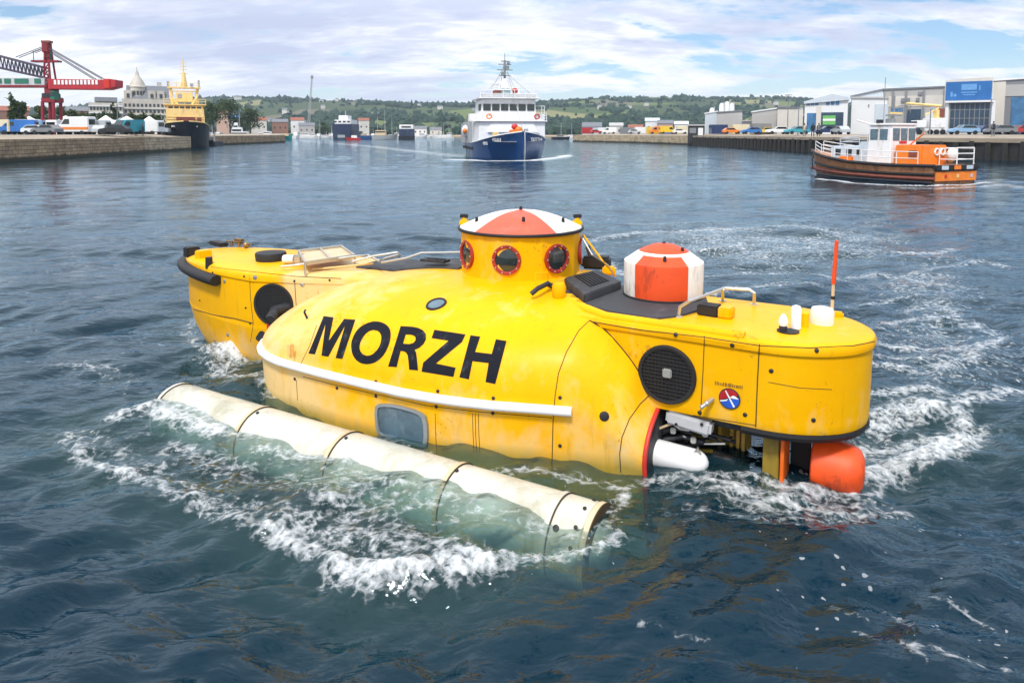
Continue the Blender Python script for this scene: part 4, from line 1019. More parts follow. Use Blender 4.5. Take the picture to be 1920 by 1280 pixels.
def rails(mb, pts, h, r=.03, n=2, posts=True):
    pts = [Vector(p) for p in pts]
    for k in range(n):
        mb.tube([p + Vector((0, 0, h * (k + 1) / n)) for p in pts], r, 5)
    if posts:
        for a, b in zip(pts[:-1], pts[1:]):
            kk = max(1, int((b - a).length / 1.2))
            for i in range(kk): p = a.lerp(b, i / kk); mb.cyl(p, p + Vector((0, 0, h)), r, n=5)
        mb.cyl(pts[-1], pts[-1] + Vector((0, 0, h)), r, n=5)
def window(root, c, d, m='glass', frame=None, name='window'):
    o = MB().box(c, d).build(name, M[m], root, smooth=0)
    return o

# ---------------- blue and white workboat coming head-on
b0 = G(978, 300); ang = math.atan2(-math.cos(R(10.5)), math.sin(R(10.5)))
bs_ = thing('workboat', 'blue hulled white workboat steaming head-on down the channel behind the submersible', 'ship', b0, ang)
st = [(-22, -21.6, 3.6, 3.4, 1.75), (-16, -16, 4.0, 3.9, 1.75), (-10, -10, 4.1, 3.9, 1.85), (-6.5, -6.5, 3.9, 3.4, 2.05), (-4, -4.2, 3.4, 2.5, 2.35), (-2, -2.6, 2.55, 1.45, 2.7), (-.3, -1.2, 1.55, .62, 2.95), (.7, -.35, .75, .18, 3.1), (1.15, 0, .14, .05, 3.2)]
bs_.scale = (1, 1.1, 1)
ship_hull(st[4:], M['navy'], bs_); ship_hull(st[2:5], M['navy'], bs_, 'hull_side')
ship_hull(st[:3], M['worn_blue'], bs_, 'after_hull')
mb = MB()
for sy in (-1, 1): mb.tube([(s[0], sy * (s[2] + .02), s[4] - .02) for s in st[2:]], .07, 6)
mb.build('bulwark_rail', M['shipwhite'], bs_)
MB().prism([(-6, -3.6), (-6, 3.6), (-2, 2.3), (.3, .9), (.3, -.9), (-2, -2.3)], 2.0, 2.05).build('fore_deck', M['grey'], bs_)
mb = MB(); mb.box((-10.5, 0, 3.1), (9.5, 7.4, 2.6)); mb.box((-6.6, 0, 3.7), (2.2, 5.6, 1.3), top=.85); mb.build('deckhouse', M['shipwhite'], bs_, bevel=.08)
for y in (-2.3, -1.1, 1.1, 2.3): window(bs_, (-5.72, y, 3.3), (.05, .5, .45))
br = MB().box((-11, 0, 5.8), (6.0, 6.3, 2.9), top=.97).build('bridge', M['shipwhite'], bs_, bevel=.1)
for i in range(6):
    y = -2.5 + i * 1.0; window(br, (-7.98, y, 6.18), (.06, .84, .82))
for sy in (-1, 1):
    for x in (-8.9, -10.2): window(br, (x, sy * 3.11, 6.2), (.9, .06, .8))
MB().box((-10.8, 0, 7.3), (6.8, 7.0, .16)).build('bridge_roof', M['shipwhite'], bs_, bevel=.05)
for y in (3.7, -3.7): MB().box((-9.8, y, 4.9), (1.6, 1.3, 1.0)).build('bridge_wing', M['shipwhite'], bs_, bevel=.05)
mb = MB(); rails(mb, [(-8, -3.2, 7.4), (-8, 3.2, 7.4), (-13, 3.2, 7.4)], .9, .035); rails(mb, [(-9, 3.1, 5.4), (-9, 4.3, 5.4), (-10.6, 4.3, 5.4)], 1.0, .035); mb.build('railing', M['shipwhite'], bs_)
MB().box((-9.5, 0, 7.65), (1.2, 2.8, .5)).build('dark_locker', M['teal'], bs_, bevel=.05)
mb = MB(); mb.lathe([(.55, 7.4), (.55, 7.9), (.40, 8.4), (.1, 8.6), (.01, 8.62)], 16, (-8.8, .9, 0)); mb.build('radome', M['shipwhite'], bs_)
MB().ball((-8.4, .75, 8.25), .36, 12, 8).build('red_dome', M['red'], bs_)
mb = MB(); mb.tube([(-11, 0, 7.3), (-11, 0, 9.2), (-11, 0, 9.9)], .6, 10, rs=[.75, .55, .35]); mb.box((-10.8, 0, 8.5), (1.4, 2.6, .12)); mb.build('mast', M['shipwhite'], bs_)
mb = MB(); mb.tube([(-11, 0, 9.8), (-11, 0, 12.2)], .13, 8); mb.tube([(-11, 0, 12.1), (-11, 0, 13.1)], .04, 6)
for z, w_ in ((10.3, 1.1), (11.0, 1.5), (11.7, 1.2), (12.1, .7)): mb.tube([(-11, -w_ / 1.6, z), (-11, w_ / 1.6, z)], .06, 6)
mb.box((-10.7, -.2, 10.5), (.5, .5, .45)); mb.box((-10.7, .25, 11.3), (.4, .4, .4)); mb.box((-10.8, .4, 11.9), (.3, .3, .35)); mb.build('aerial_mast', M['midgrey'], bs_)
mb = MB(); mb.box((-10.4, -1.2, 9.1), (.3, 1.5, .22), rz=.5); mb.box((-10.4, .4, 8.75), (.25, 3.4, .12)); mb.build('radar_scanner', M['shipwhite'], bs_)
MB().box((-9.9, -1.1, 7.95), (.6, .9, .8)).build('searchlight', M['oxide'], bs_, bevel=.08)
mb = MB(); mb.box((-2.4, -.2, 3.0), (1.2, 1.3, .8)); mb.ball((-2.2, .1, 3.4), (.35, .4, .38)); mb.build('life_raft', M['bufforange'], bs_, bevel=.1)
MB().ball((-2.5, -.3, 3.75), (.32, .36, .36), 10, 6).build('red_buoy', M['red'], bs_)
MB().box((-2.6, -2.3, 2.8), (.7, .7, .6)).build('yellow_winch', M['shipyellow'], bs_, bevel=.08)
mb = MB(); mb.box((-1.2, 1.0, 2.9), (.8, .5, .5)); mb.box((-3.3, 2.2, 2.8), (.6, .6, .5)); mb.cyl((-.2, .5, 2.6), (-.2, .5, 3.5), .1); mb.box((.3, .4, 3.25), (.5, .4, .5)); mb.build('windlass', M['grey'], bs_, bevel=.04)
MB().tube([(1.15, .12, 3.15), (1.3, .12, 2.2), (1.1, .15, 1.0), (.6, .2, -.2)], .055, 6).build('anchor_rope', M['lightgrey'], bs_)
mb = MB(); rl = random.Random(5)
for (xa, ya, xb, yb, n, z0) in ((-3.2, -3.05, -4.0, -3.32, 4, 1.85), (-1.0, -1.95, -2.2, -2.55, 6, 2.25), (.4, .85, -1.8, 2.3, 7, 2.3), (-3.6, 3.05, -3.9, 3.15, 2, 1.9)):
    for i in range(n):
        f = i / max(1, n - 1); x = xa + (xb - xa) * f; y = ya + (yb - ya) * f
        mb.box((x + .12, y + (.12 if y > 0 else -.12), z0), (.05, .05, .36)); mb.box((x + .12, y + (.12 if y > 0 else -.12), z0 + .16 * rl.choice((1, 0, -1))), (.06, .24, .07), rz=-.9 if y > 0 else .9)
mb.build('name_lettering', M['shipwhite'], bs_, smooth=0)
# working gear along the visible quarter
mb = MB()
for x in (-13, -15.5, -18, -20.5): mb.box((x, -3.9, 3.0), (1.0, .4, 2.6)); 
mb.box((-17, -3.7, 4.4), (9, .3, .25)); mb.box((-16.5, -3.0, 2.9), (8, 1.2, 1.9)); mb.build('deck_gear', M['grey'], bs_, bevel=.04)
for k in range(9): MB().box((-9.5 - k * 1.2, -4.02, 1.15), (.6, .06, .4)).build('freeing_port', M['black'], bs_, smooth=0)
mb = MB(); mb.ball((-15.5, -4.1, 3.3), (1.1, .5, .8)); mb.build('rescue_boat', M['shipwhite'], bs_)
MB().ball((-14.5, -4.3, 3.3), (.35, .3, .35), 8, 6).build('orange_buoy', M['bufforange'], bs_)
mb = MB(); mb.cyl((-18, 2.5, 2), (-18, 2.5, 6.2), .3); mb.cyl((-18, -2.5, 2), (-18, -2.5, 6.2), .3); mb.box((-18, 0, 6.2), (.5, 6, .5)); mb.build('stern_gantry', M['grey'], bs_)
MB().tube([(-14, -2, 4), (-14, -2, 6.6)], .55, 10).build('funnel', M['palegrey'], bs_)
mb = MB()
for a, b in (((-11, 0, 12.0), (.8, 0, 3.2)), ((-11, 0, 11.6), (-14, 3.4, 4.4)), ((-11, 0, 11.6), (-14, -3.4, 4.4)), ((-11, 0, 10.8), (-8.2, 3.0, 7.4)), ((-11, 0, 10.8), (-8.2, -3.0, 7.4)), ((-11, 0, 12.4), (-21, 0, 3))): mb.tube([a, b], .022, 4)
mb.build('rigging', M['midgrey'], bs_)
MB().box((-7.2, 0, 4.45), (3.6, 7.8, .14)).build('boat_deck', M['shipwhite'], bs_, bevel=.04)
for y in (-3.0, -1.8, -.6, .6, 1.8, 3.0): MB().box((-7.93, y, 5.1), (.05, .05, .8)).build('stanchion', M['palegrey'], bs_)
mb = MB(); rails(mb, [(-5.5, -3.8, 4.5), (-5.5, 3.8, 4.5)], .9, .035, 3); mb.build('railing', M['shipwhite'], bs_)
MB().box((-8.4, 0, 7.55), (.3, 6.2, .5)).build('visor', M['lightgrey'], bs_, bevel=.03)
for y, m in ((-2.6, 'bufforange'), (2.7, 'red')): MB().lathe([(.2, -.05), (.34, -.05), (.34, .05), (.2, .05)], 14, M=Matrix.Translation((-5.42, y, 5.0)) @ Matrix.Rotation(R(90), 4, 'Y'), caps=False).build('life_ring', M[m], bs_)
mb = MB(); rails(mb, [(-7, -3.7, 4.4), (-15, -3.7, 4.4)], 1.0, .04); mb.build('railing', M['shipwhite'], bs_)

# ---------------- orange and white pilot boat, seen from its quarter
c0 = G(1752, 346); pb_ang = R(114.8)
pst = c0 + Vector((.908, .419, 0)) * 1.9
pb = thing('pilot_boat', 'orange and white pilot boat with brown planked side passing the timber quay', 'boat', (pst.x, pst.y, 0), pb_ang)
pb.scale = (.98, 1, 1)
PS = [(0, .1, 1.95, 1.85, 1.10), (3, 3, 2.05, 1.95, 1.05), (6, 6, 2.0, 1.8, 1.15), (8.2, 8.0, 1.6, 1.15, 1.38), (9.6, 9.2, 1.0, .5, 1.58), (10.5, 10.0, .38, .15, 1.74), (10.8, 10.2, .06, .04, 1.80)]
ship_hull(PS, M['woodhull'], pb)
def strake(z0, r, m, name, grow=.03):
    for sy in (-1, 1):
        pts = []
        for xd, xw, bd, bw, zd in PS:
            f = min(1, max(0, z0(zd) / zd)); pts.append((xw + (xd - xw) * f, sy * (bw + (bd - bw) * f ** 1.3 + grow), z0(zd)))
        MB().tube(pts, r, 8).build(name, m, pb)
strake(lambda z: z - .02, .10, M['black'], 'gunwale_fender'); strake(lambda z: z * .50, .09, M['black'], 'rubbing_strake'); strake(lambda z: .06, .12, M['blackhull'], 'boot_top', .0)
mb = MB()
for sy in (-1, 1): mb.tube([(x, sy * (bw + (bd - bw) * .2 + .01), zd * .28) for x, xw, bd, bw, zd in PS], .12, 8, flat=1)
mb.build('oxide_band', M['oxide'], pb)
tb_ = MB().b2((-.06, -1.9, .16), (-.0, 1.9, .72)).build('transom', M['bufforange'], pb, bevel=.02)
MB().b2((-.16, -2.05, .78), (.10, 2.05, 1.12)).build('stern_fender', M['black'], pb, bevel=.08)
for y, m in ((1.25, 'palegrey'), (.1, 'bufforange'), (-1.05, 'palegrey')): MB().box((-.175, y, .97), (.03, .62, .24)).build('name_plate', M[m], pb, bevel=.01)
for y, m in ((1.0, 'red'), (-.1, 'shipyellow'), (-1.4, 'lightgrey')): MB().box((-.075, y, .46), (.03, .2, .2)).build('small_marking', M[m], pb, smooth=0)
MB().prism([(0, -1.85), (0, 1.85), (6, 1.85), (8.2, 1.4), (9.8, .6), (9.8, -.6), (8.2, -1.4), (6, -1.85)], 1.0, 1.06).build('deck', M['midgrey'], pb)
MB().box((6.9, 0, 1.62), (2.7, 2.3, 1.05), top=.93).build('fore_cabin', M['palegrey'], pb, bevel=.06)  # white cabin: its bluish shading is put into the pale blue-grey colour
for x in (5.9, 6.7, 7.6): window(pb, (x, 1.10, 1.72), (.4, .08, .42))
MB().box((5.25, 0, 1.75), (1.2, 2.5, 1.4), top=.96).build('mid_cabin', M['palegrey'], pb, bevel=.05)
wh = MB().box((4.35, 0, 2.28), (1.8, 2.6, 2.46), top=.90).build('wheelhouse', M['shipwhite'], pb, bevel=.07)
for y in (-.66, 0, .66): window(wh, (3.51, y * 1.12, 2.92), (.06, .60, .78), 'bluegrey_glass')
for x in (4.05, 4.75): window(wh, (x, 1.21, 2.92), (.55, .05, .7), 'bluegrey_glass'); window(wh, (x, -1.21, 2.92), (.55, .05, .7))
for y in (-.6, 0, .6): window(wh, (5.18, y, 2.92), (.05, .5, .66))
MB().box((4.35, 0, 3.56), (1.75, 2.5, .16)).build('wheelhouse_roof', M['shipwhite'], pb, bevel=.05)
MB().box((3.49, .1, 2.42), (.04, .7, .16)).build('red_nameboard', M['red'], pb)
mb = MB(); mb.box((4.3, 0, 4.15), (.1, 1.5, .1)); mb.cyl((4.3, 0, 3.6), (4.3, 0, 5.4), .04); mb.cyl((4.5, .7, 3.6), (4.5, .7, 6.6), .02); mb.box((4.3, .3, 3.78), (.5, .3, .3)); mb.build('mast', M['midgrey'], pb)
MB().box((4.3, -.2, 4.3), (.12, 1.1, .12)).build('radar_scanner', M['shipyellow'], pb)
MB().box((4.9, .55, 3.76), (.3, .3, .25)).build('searchlight', M['blackpaint'], pb)
mb = MB(); mb.tube([(5.0, 1.1, 3.58), (6.1, 1.2, 3.85)], .05, 6); mb.build('windscreen_wiper_arm', M['shipwhite'], pb)
MB().box((2.35, -.05, 1.65), (1.9, 2.4, 1.25), top=.97).build('engine_casing', M['bufforange'], pb, bevel=.06)
MB().box((2.0, 1.185, 1.75), (.5, .05, .4)).build('vent_panel', M['oxide'], pb); 
mb = MB()
for k in range(2):
    mb.tube([(1.38, -.2 - .55 * k + .20 * math.cos(t), 1.85 + .20 * math.sin(t)) for t in [2 * math.pi * i / 16 for i in range(16)]], .055, 6, closed=True)
mb.build('life_ring', M['shipwhite'], pb)
MB().ball((1.05, -1.05, 1.5), (.2, .2, .35), 10, 8).build('yellow_float', M['shipyellow'], pb)
MB().ball((.8, -.8, 1.7), (.32, .32, .42), 10, 8).build('white_canister', M['shipwhite'], pb)
MB().box((6.6, 1.5, 1.3), (1.0, .25, .32)).build('orange_stretcher', M['bufforange'], pb, bevel=.04)
mb = MB(); rails(mb, [(.1, -1.8, 1.08), (.1, -.2, 1.08)], 1.05, .035, 3); rails(mb, [(.1, -1.8, 1.08), (2.0, -1.85, 1.08)], 1.0, .03, 3); rails(mb, [(.1, -.2, 1.08), (1.2, -.2, 1.08)], 1.0, .03, 3); mb.build('stern_rail', M['shipwhite'], pb)
mb = MB(); rails(mb, [(7.8, 1.5, 1.3), (9.0, 1.15, 1.45), (10.2, .4, 1.68)], .75, .028, 3); rails(mb, [(7.8, -1.5, 1.3), (9.0, -1.15, 1.45), (10.2, -.4, 1.68)], .75, .028, 3); mb.build('bow_rail', M['shipwhite'], pb)
mb = MB(); rails(mb, [(1.2, 1.8, 1.08), (4, 1.88, 1.08), (7.6, 1.5, 1.25)], .8, .025, 2); mb.build('side_rail', M['shipwhite'], pb)
mb = MB(); rails(mb, [(5.4, 1.0, 2.4), (7.6, .95, 2.15), (7.6, -.95, 2.15)], .5, .028, 2); mb.build('cabin_top_rail', M['palegrey'], pb)
MB().tube([(10.6, .1, 1.6), (10.5, .35, 1.0), (10.4, .4, .5)], .04, 6).build('anchor_chain', M['blackpaint'], pb)
mb = MB(); mb.tube([(2.6, .6, 2.3), (1.5, .9, 3.0)], .05, 6); mb.build('deck_davit', M['bufforange'], pb)

# ---------------- yellow and black ship moored past the end of the stone quay
D_ = 140; cpos = G(351, 250 + 1300 * 3 / D_)
ys_ = thing('dredger', 'yellow ship with black hull and tall yellow mast moored past the stone quay end', 'ship', (cpos.x, cpos.y, 0), R(-64))
st = [(-30, -30, 4.3, 4.1, 3.4), (-18, -18, 4.7, 4.6, 3.4), (-9, -9, 4.7, 4.4, 3.9), (-4, -4.6, 4.3, 3.4, 4.7), (-1, -2.5, 3.5, 2.0, 5.1), (.6, -1.0, 1.9, .7, 5.3), (1.1, -.4, .5, .1, 5.4)]
ship_hull(st, M['blackhull'], ys_)
mb = MB()
for sy in (-1, 1): mb.tube([(s[0], sy * s[2], s[4]) for s in st], .12, 6)
mb.build('bulwark_rail', M['shipyellow'], ys_)
for y in (-2.2, 1.6): MB().box((-.2, y, 4.4), (.3, 1.0, .35), rz=.5 * (1 if y < 0 else -1)).build('name_mark', M['shipwhite'], ys_, smooth=0)
MB().box((-9, 0, 6.3), (8, 7.4, 3.6), top=.97).build('deckhouse', M['shipyellow'], ys_, bevel=.1)
wb = MB().box((-9.2, 0, 8.0), (6, 7.0, 1.7)).build('wheelhouse', M['shipyellow'], ys_, bevel=.1)
for i in range(6): window(wb, (-6.18, -2.7 + i * 1.08, 8.15), (.06, .82, .85))
MB().box((-9.2, 0, 8.95), (7, 8.2, .25)).build('bridge_roof', M['shipyellow'], ys_, bevel=.05)
mb = MB(); rails(mb, [(-6, -4, 9.1), (-6, 4, 9.1)], 1.0, .06); rails(mb, [(-5, -3.6, 5.4), (-5, 3.6, 5.4)], 1.0, .06); mb.build('railing', M['shipyellow'], ys_)
mb = MB()
for sy in (-1, 1):
    mb.cyl((-9, sy * 2.2, 9), (-9, sy * 2.6, 12.6), .3); mb.cyl((-8, sy * 1.4, 9), (-8, sy * 2.6, 11.0), .22)
mb.box((-9, 0, 12.6), (1.2, 6.4, .35)); mb.box((-9, 0, 10.6), (1.8, 3.2, 2.0)); mb.box((-9, 0, 11.9), (1.0, 5.0, .2)); mb.build('bridge_tower', M['shipyellow'], ys_, bevel=.05)
mb = MB(); rails(mb, [(-8.4, -2.9, 12.7), (-8.4, 2.9, 12.7)], .9, .05); mb.build('tower_rail', M['shipyellow'], ys_)
mb = MB(); mb.box((-9.0, -3.0, 13.2), (.5, .5, 1.4)); mb.box((-9, 2.9, 13.4), (.4, .4, 1.8)); mb.box((-8.6, 1.5, 13.2), (.8, .6, .6)); mb.box((-8.1, -.9, 10.8), (.2, .8, .9)); mb.build('lamp_cluster', M['grey'], ys_)
mb = MB(); mb.tube([(-9, 0, 12.6), (-9, 0, 15.8)], .45, 8, rs=[.75, .32]); mb.tube([(-9, 0, 15.8), (-9, 0, 18.6)], .12, 6)
for z, w_ in ((15.6, .9), (16.4, .75), (17.1, .6), (17.8, .5)): mb.box((-9, 0, z), (.15, w_ * 2, .12))
mb.build('mast', M['shipyellow'], ys_)
mb = MB(); mb.box((-4.2, 0, 5.9), (1.5, 3.5, .9)); mb.box((-4.2, 2.6, 5.8), (.8, .8, .8)); mb.build('windlass', M['oxide'], ys_, bevel=.06)
mp_ = G(401, 274)
dk_ = thing('mooring_pontoon', 'black fender pontoon floating beside the yellow ship', 'pontoon', (mp_.x, mp_.y, 0))
MB().box((0, 0, .5), (2.4, 5, 1.2)).build('deck', M['blackhull'], dk_, bevel=.08)
for x in (-.9, -.1, .7): MB().cyl((x, -2.6, -.3), (x, -2.6, 1.5), .32).build('tyre_fender', M['black'], dk_)
mb = MB(); mb.cyl((-.9, 0, 1), (-.9, 0, 3.4), .2); mb.cyl((.2, 0, 1), (.2, 0, 3.0), .2); mb.box((-.4, 0, 2.2), (1.4, .3, .2)); mb.build('bollard_post', M['grey'], dk_)

# ---------------- craft along the far shore
def generic_boat(name, label, u, D, Lm, B, zd, hm, cab, cabm, rz=0.0, mast_h=0, cat='boat', group=None, cabz=None):
    p = P(u, 250, D); r = thing(name, label, cat, (p.x, D, 0), rz, group)
    s = [(-Lm / 2, -Lm / 2, B * .42, B * .40, zd), (0, 0, B / 2, B * .46, zd), (Lm * .28, Lm * .26, B * .42, B * .3, zd * 1.1), (Lm * .43, Lm * .38, B * .2, B * .1, zd * 1.2), (Lm * .5, Lm * .43, .05, .03, zd * 1.28)]
    ship_hull(s, M[hm], r)
    for (x, w_, d_, h_) in cab:
        z0 = zd; o = MB().box((x, 0, z0 + h_ / 2), (w_, d_, h_), top=.94).build('cabin', M[cabm], r, bevel=.08)
        MB().box((x, 0, z0 + h_ * .68), (w_ * .92, d_ * 1.02, h_ * .26)).build('window', M['glass'], o, smooth=0)
    if mast_h: MB().cyl((0, 0, zd), (0, 0, mast_h), .12, .06, 6).build('mast', M['lightgrey'], r)
    return r
generic_boat('motor_yacht', 'white motor yacht with stepped decks on the far shore beside the yellow ship', 450, 300, 13, 4, 1.5, 'shipwhite', [(0, 7, 3.2, 2.2), (-1, 4, 2.6, 4.0), (-1.5, 1.5, 1.2, 6.0)], 'shipwhite', 0.1, 11.5, 'yacht')
tb2 = generic_boat('workboat', 'teal hulled workboat moored end-on along the far shore', 520, 290, 13, 4, 2.2, 'teal', [(-4, 2.6, 3, 1.6)], 'shipwhite', 0.0)
MB().box((4.3, -1.9, 2.3), (2.0, .3, .9)).build('cream_bulwark', M['beige'], tb2, bevel=.05)
generic_boat('motorboat', 'small yellow topped motorboat on the far shore left of the white yacht', 424, 300, 6, 2.4, 1.0, 'shipwhite', [(0, 3, 2, 1.6)], 'shipyellow')
generic_boat('motorboat', 'small white motorboat on the far shore between the yacht and the teal workboat', 478, 310, 8, 2.6, 1.2, 'shipwhite', [(0, 4, 2.2, 1.6)], 'shipwhite')
generic_boat('dinghy', 'little white boat drawn up right of the teal workboat', 587, 400, 6, 2.4, 1.4, 'shipwhite', [(0, 2.4, 2, 1.2)], 'shipwhite')
M['darknavy'] = mat('dark_navy', (.010, .022, .065), .45, c2=(.05, .07, .11), c2amt=.25, c2scale=.5)
fs = thing('ferry', 'dark blue ferry with a pale top seen end-on near the middle of the far shore', 'ship', (P(646, 250, 340).x, 340, 0), R(-90))
ship_hull([(-20, -20, 4.6, 4.4, 4), (0, 0, 4.8, 4.6, 4), (5, 5, 4.6, 4.4, 4.4), (6, 5.8, 4.2, 4.0, 4.4)], M['darknavy'], fs)
MB().b2((-12, -4.6, 4.2), (5.0, 4.6, 7.4)).build('car_deck', M['darknavy'], fs, bevel=.1)
MB().b2((5.02, -2.0, .8), (5.9, 1.6, 4.2)).build('stern_door', M['grey'], fs, bevel=.05)
MB().b2((-10, -3.6, 7.4), (4.6, 4.2, 9.4)).build('passenger_deck', M['shipwhite'], fs, bevel=.1)
MB().b2((-6, -2.2, 9.4), (2, 2.2, 11.6)).build('bridge', M['shipwhite'], fs, bevel=.1)
for y in (-3.2, -1.1, 1.1, 3.2): window(fs, (4.62, y, 8.5), (.08, 1.3, .8))
MB().cyl((-3, 0, 11.6), (-3, 0, 14), .12).build('mast', M['lightgrey'], fs)
rb = thing('motor_launch', 'small red and white launch throwing up spray in front of the dark blue ferry', 'boat', (P(662, 250, 300).x, 300, 0), R(200))
ship_hull([(-3, -3, 1.3, 1.2, 1.0), (0, 0, 1.4, 1.2, 1.0), (2.4, 2.0, .8, .4, 1.3), (3.2, 2.6, .06, .03, 1.5)], M['red'], rb)
MB().box((-.4, 0, 1.5), (2.4, 2.0, 1.2), top=.85).build('cabin', M['shipwhite'], rb, bevel=.1)
generic_boat('barge', 'low navy blue barge moored right of the small red launch', 692, 330, 9, 4, 1.9, 'navy', [(-2.5, 2.5, 2.4, 1.0)], 'beige')
generic_boat('fishing_boat', 'beige fishing boat with a tall brown mast right of the navy barge', 722, 330, 12, 4.4, 2.0, 'grey', [(-2, 5, 3.2, 2.4)], 'beige', 0, 14, 'boat')
b = thing('ferry', 'boxy blue ferry with a white upper deck left of the big workboat', 'ship', (P(763, 250, 330).x, 330, 0), 0)
ship_hull([(-3.6, -3.6, 2.8, 2.6, 1.6), (3.0, 3.0, 2.8, 2.6, 1.6), (3.6, 3.4, 2.2, 2.0, 1.6)], M['blackhull'], b)
MB().b2((-3.4, -2.4, 1.6), (3.4, 2.4, 4.9)).build('lower_deck', M['darknavy'], b, bevel=.1); MB().b2((-3.3, -2.3, 4.9), (3.3, 2.3, 7.0)).build('upper_deck', M['shipwhite'], b, bevel=.15)
MB().b2((-2.2, -2.4, 5.6), (2.2, -2.28, 6.3)).build('window', M['glass'], b, smooth=0)
rs_ = random.Random(21); cb0 = None
for u in [398, 411, 436, 462, 489, 500, 556, 566, 574, 598, 612, 622, 676, 684, 700, 716, 744, 790, 802, 822, 842]:
    D = 395 + rs_.random() * 50
    if cb0 is None: cb0 = b_ = generic_boat('small_boat', 'small white boat in the crowded row of craft along the far shore', u, D, 7, 2.6, 1.3, 'shipwhite', [(0, 3.2, 2.2, 1.5)], 'shipwhite', 0, 6.5, 'boat', 'small white boats along the far shore')
    else: b_ = copy_tree(cb0)
    b_.location = (P(u, 250, D).x, D, .55 * (D > 455)); b_.rotation_euler = (0, 0, rs_.choice((0, .4, 3.1, 1.5, -.9))); s_ = .8 + .5 * rs_.random(); b_.scale = (s_, s_, s_ * (.8 + .5 * rs_.random()))
for i, (u, D, h, l) in enumerate([(708, 420, 15, 'white sailing yacht with bare mast behind the navy barge'), (735, 420, 13, 'sailing yacht with a slim mast just left of the boxy blue ferry'), (812, 470, 10, 'first small yacht right of the boxy blue ferry'), (832, 470, 10, 'last small yacht before the big workboat hides the shore'), (600, 430, 11, 'sailing yacht left of the dark blue ferry'), (1052, 330, 8, 'dark yacht off the tip of the stone pier'), (1072, 400, 9, 'pale yacht behind the tip of the stone pier')]):
    generic_boat('sailing_yacht', l, u, D, 9, 2.8, 1.2, 'shipwhite' if i != 5 else 'blackhull', [(-.5, 3.4, 1.8, .9)], 'shipwhite' if i != 5 else 'grey', .2 * (i % 3 - 1), h, 'yacht', 'sailing yachts along the far shore')
# ================================================================== QUAYS
M['quaytop'] = mat('quay_paving', (.34, .28, .21), .9, var=.2, vscale=.3, c2=(.24, .21, .17), c2amt=.3, c2scale=.4)
M['asphalt'] = mat('quay_asphalt', (.13, .125, .12), .9, var=.2, vscale=.2)
def stone_mat(name, a, b, mort, sc=1.0):
    m = bpy.data.materials.new(name); m.use_nodes = True; t = m.node_tree; bs = t.nodes['Principled BSDF']; bs.inputs['Roughness'].default_value = .85
    co = N(t, 'ShaderNodeTexCoord').outputs['UV']
    br = N(t, 'ShaderNodeTexBrick', i_Scale=sc); br.inputs['Color1'].default_value = a + (1,); br.inputs['Color2'].default_value = b + (1,); br.inputs['Mortar'].default_value = mort + (1,)
    br.inputs['Mortar Size'].default_value = .03; br.inputs['Brick Width'].default_value = 1.1; br.inputs['Row Height'].default_value = .42; br.inputs['Bias'].default_value = 0
    lk(t, co, br.inputs['Vector'])
    gp = N(t, 'ShaderNodeNewGeometry').outputs['Position']
    n = N(t, 'ShaderNodeTexNoise', i_Scale=.8, i_Detail=8, i_Roughness=.7); lk(t, gp, n.inputs['Vector'])
    c = mixc(t, .75, br.outputs['Color'], ramp(t, n.outputs['Fac'], [(.3, (.35, .32, .28)), (.7, (1.25, 1.2, 1.1))]).outputs[0], 'MULTIPLY')
    # weed line above the water
    s = N(t, 'ShaderNodeSeparateXYZ'); lk(t, gp, s.inputs[0])
    k = ramp(t, math_n(t, 'ADD', s.outputs[2], math_n(t, 'MULTIPLY', n.outputs['Fac'], .8)), [(.75, (1, 1, 1)), (1.1, (0, 0, 0))])
    c = mixc(t, k.outputs[0], c, (.035, .035, .022)); lk(t, c, bs.inputs['Base Color'])
    bp = N(t, 'ShaderNodeBump', i_Strength=.6, i_Distance=.08); lk(t, br.outputs['Fac'], bp.inputs['Height']); bp.invert = True; lk(t, bp.outputs[0], bs.inputs['Normal'])
    return m
M['stone'] = stone_mat('quay_stone_blocks', (.46, .34, .22), (.34, .25, .165), (.10, .078, .055))
M['stone2'] = stone_mat('quay_pale_blocks', (.58, .49, .34), (.48, .40, .29), (.18, .145, .10), .9)
M['timber'] = mat('dark_wet_timber', (.028, .026, .024), .7, var=.4, vscale=2)
def wall_strip(name, pts, z0, ztop, thick, m, label, cat='wall', outward=None):
    """a real wall of some thickness along a polyline, UV in metres"""
    me = bpy.data.meshes.new(name); bm = bmesh.new(); uvl = bm.loops.layers.uv.new('UVMap'); L_ = 0
    for a, b in zip(pts[:-1], pts[1:]):
        a2 = Vector((a[0], a[1])); b2 = Vector((b[0], b[1])); d = b2 - a2; ln = d.length; n = Vector((-d.y, d.x)).normalized() * thick * (outward or 1)
        A, B = [Vector((p.x, p.y, z0)) for p in (a2, b2)]; T1, T2 = Vector((a2.x, a2.y, ztop)), Vector((b2.x, b2.y, ztop))
        n3 = Vector((n.x, n.y, 0))
        def q(ps, uvs):
            f = bm.faces.new([bm.verts.new(p) for p in ps])
            for l, u in zip(f.loops, uvs): l[uvl].uv = u
        q([A, B, T2, T1], [(L_, 0), (L_ + ln, 0), (L_ + ln, ztop - z0), (L_, ztop - z0)])
        q([T1, T2, T2 + n3, T1 + n3], [(L_, 0), (L_ + ln, 0), (L_ + ln, thick), (L_, thick)])
        q([A + n3, B + n3, T2 + n3, T1 + n3], [(L_, 0), (L_ + ln, 0), (L_ + ln, ztop - z0), (L_, ztop - z0)])
        L_ += ln
    bm.to_mesh(me); bm.free(); me.materials.append(m)
    o = bpy.data.objects.new(name, me); col.objects.link(o); tag(o, label, cat); return o
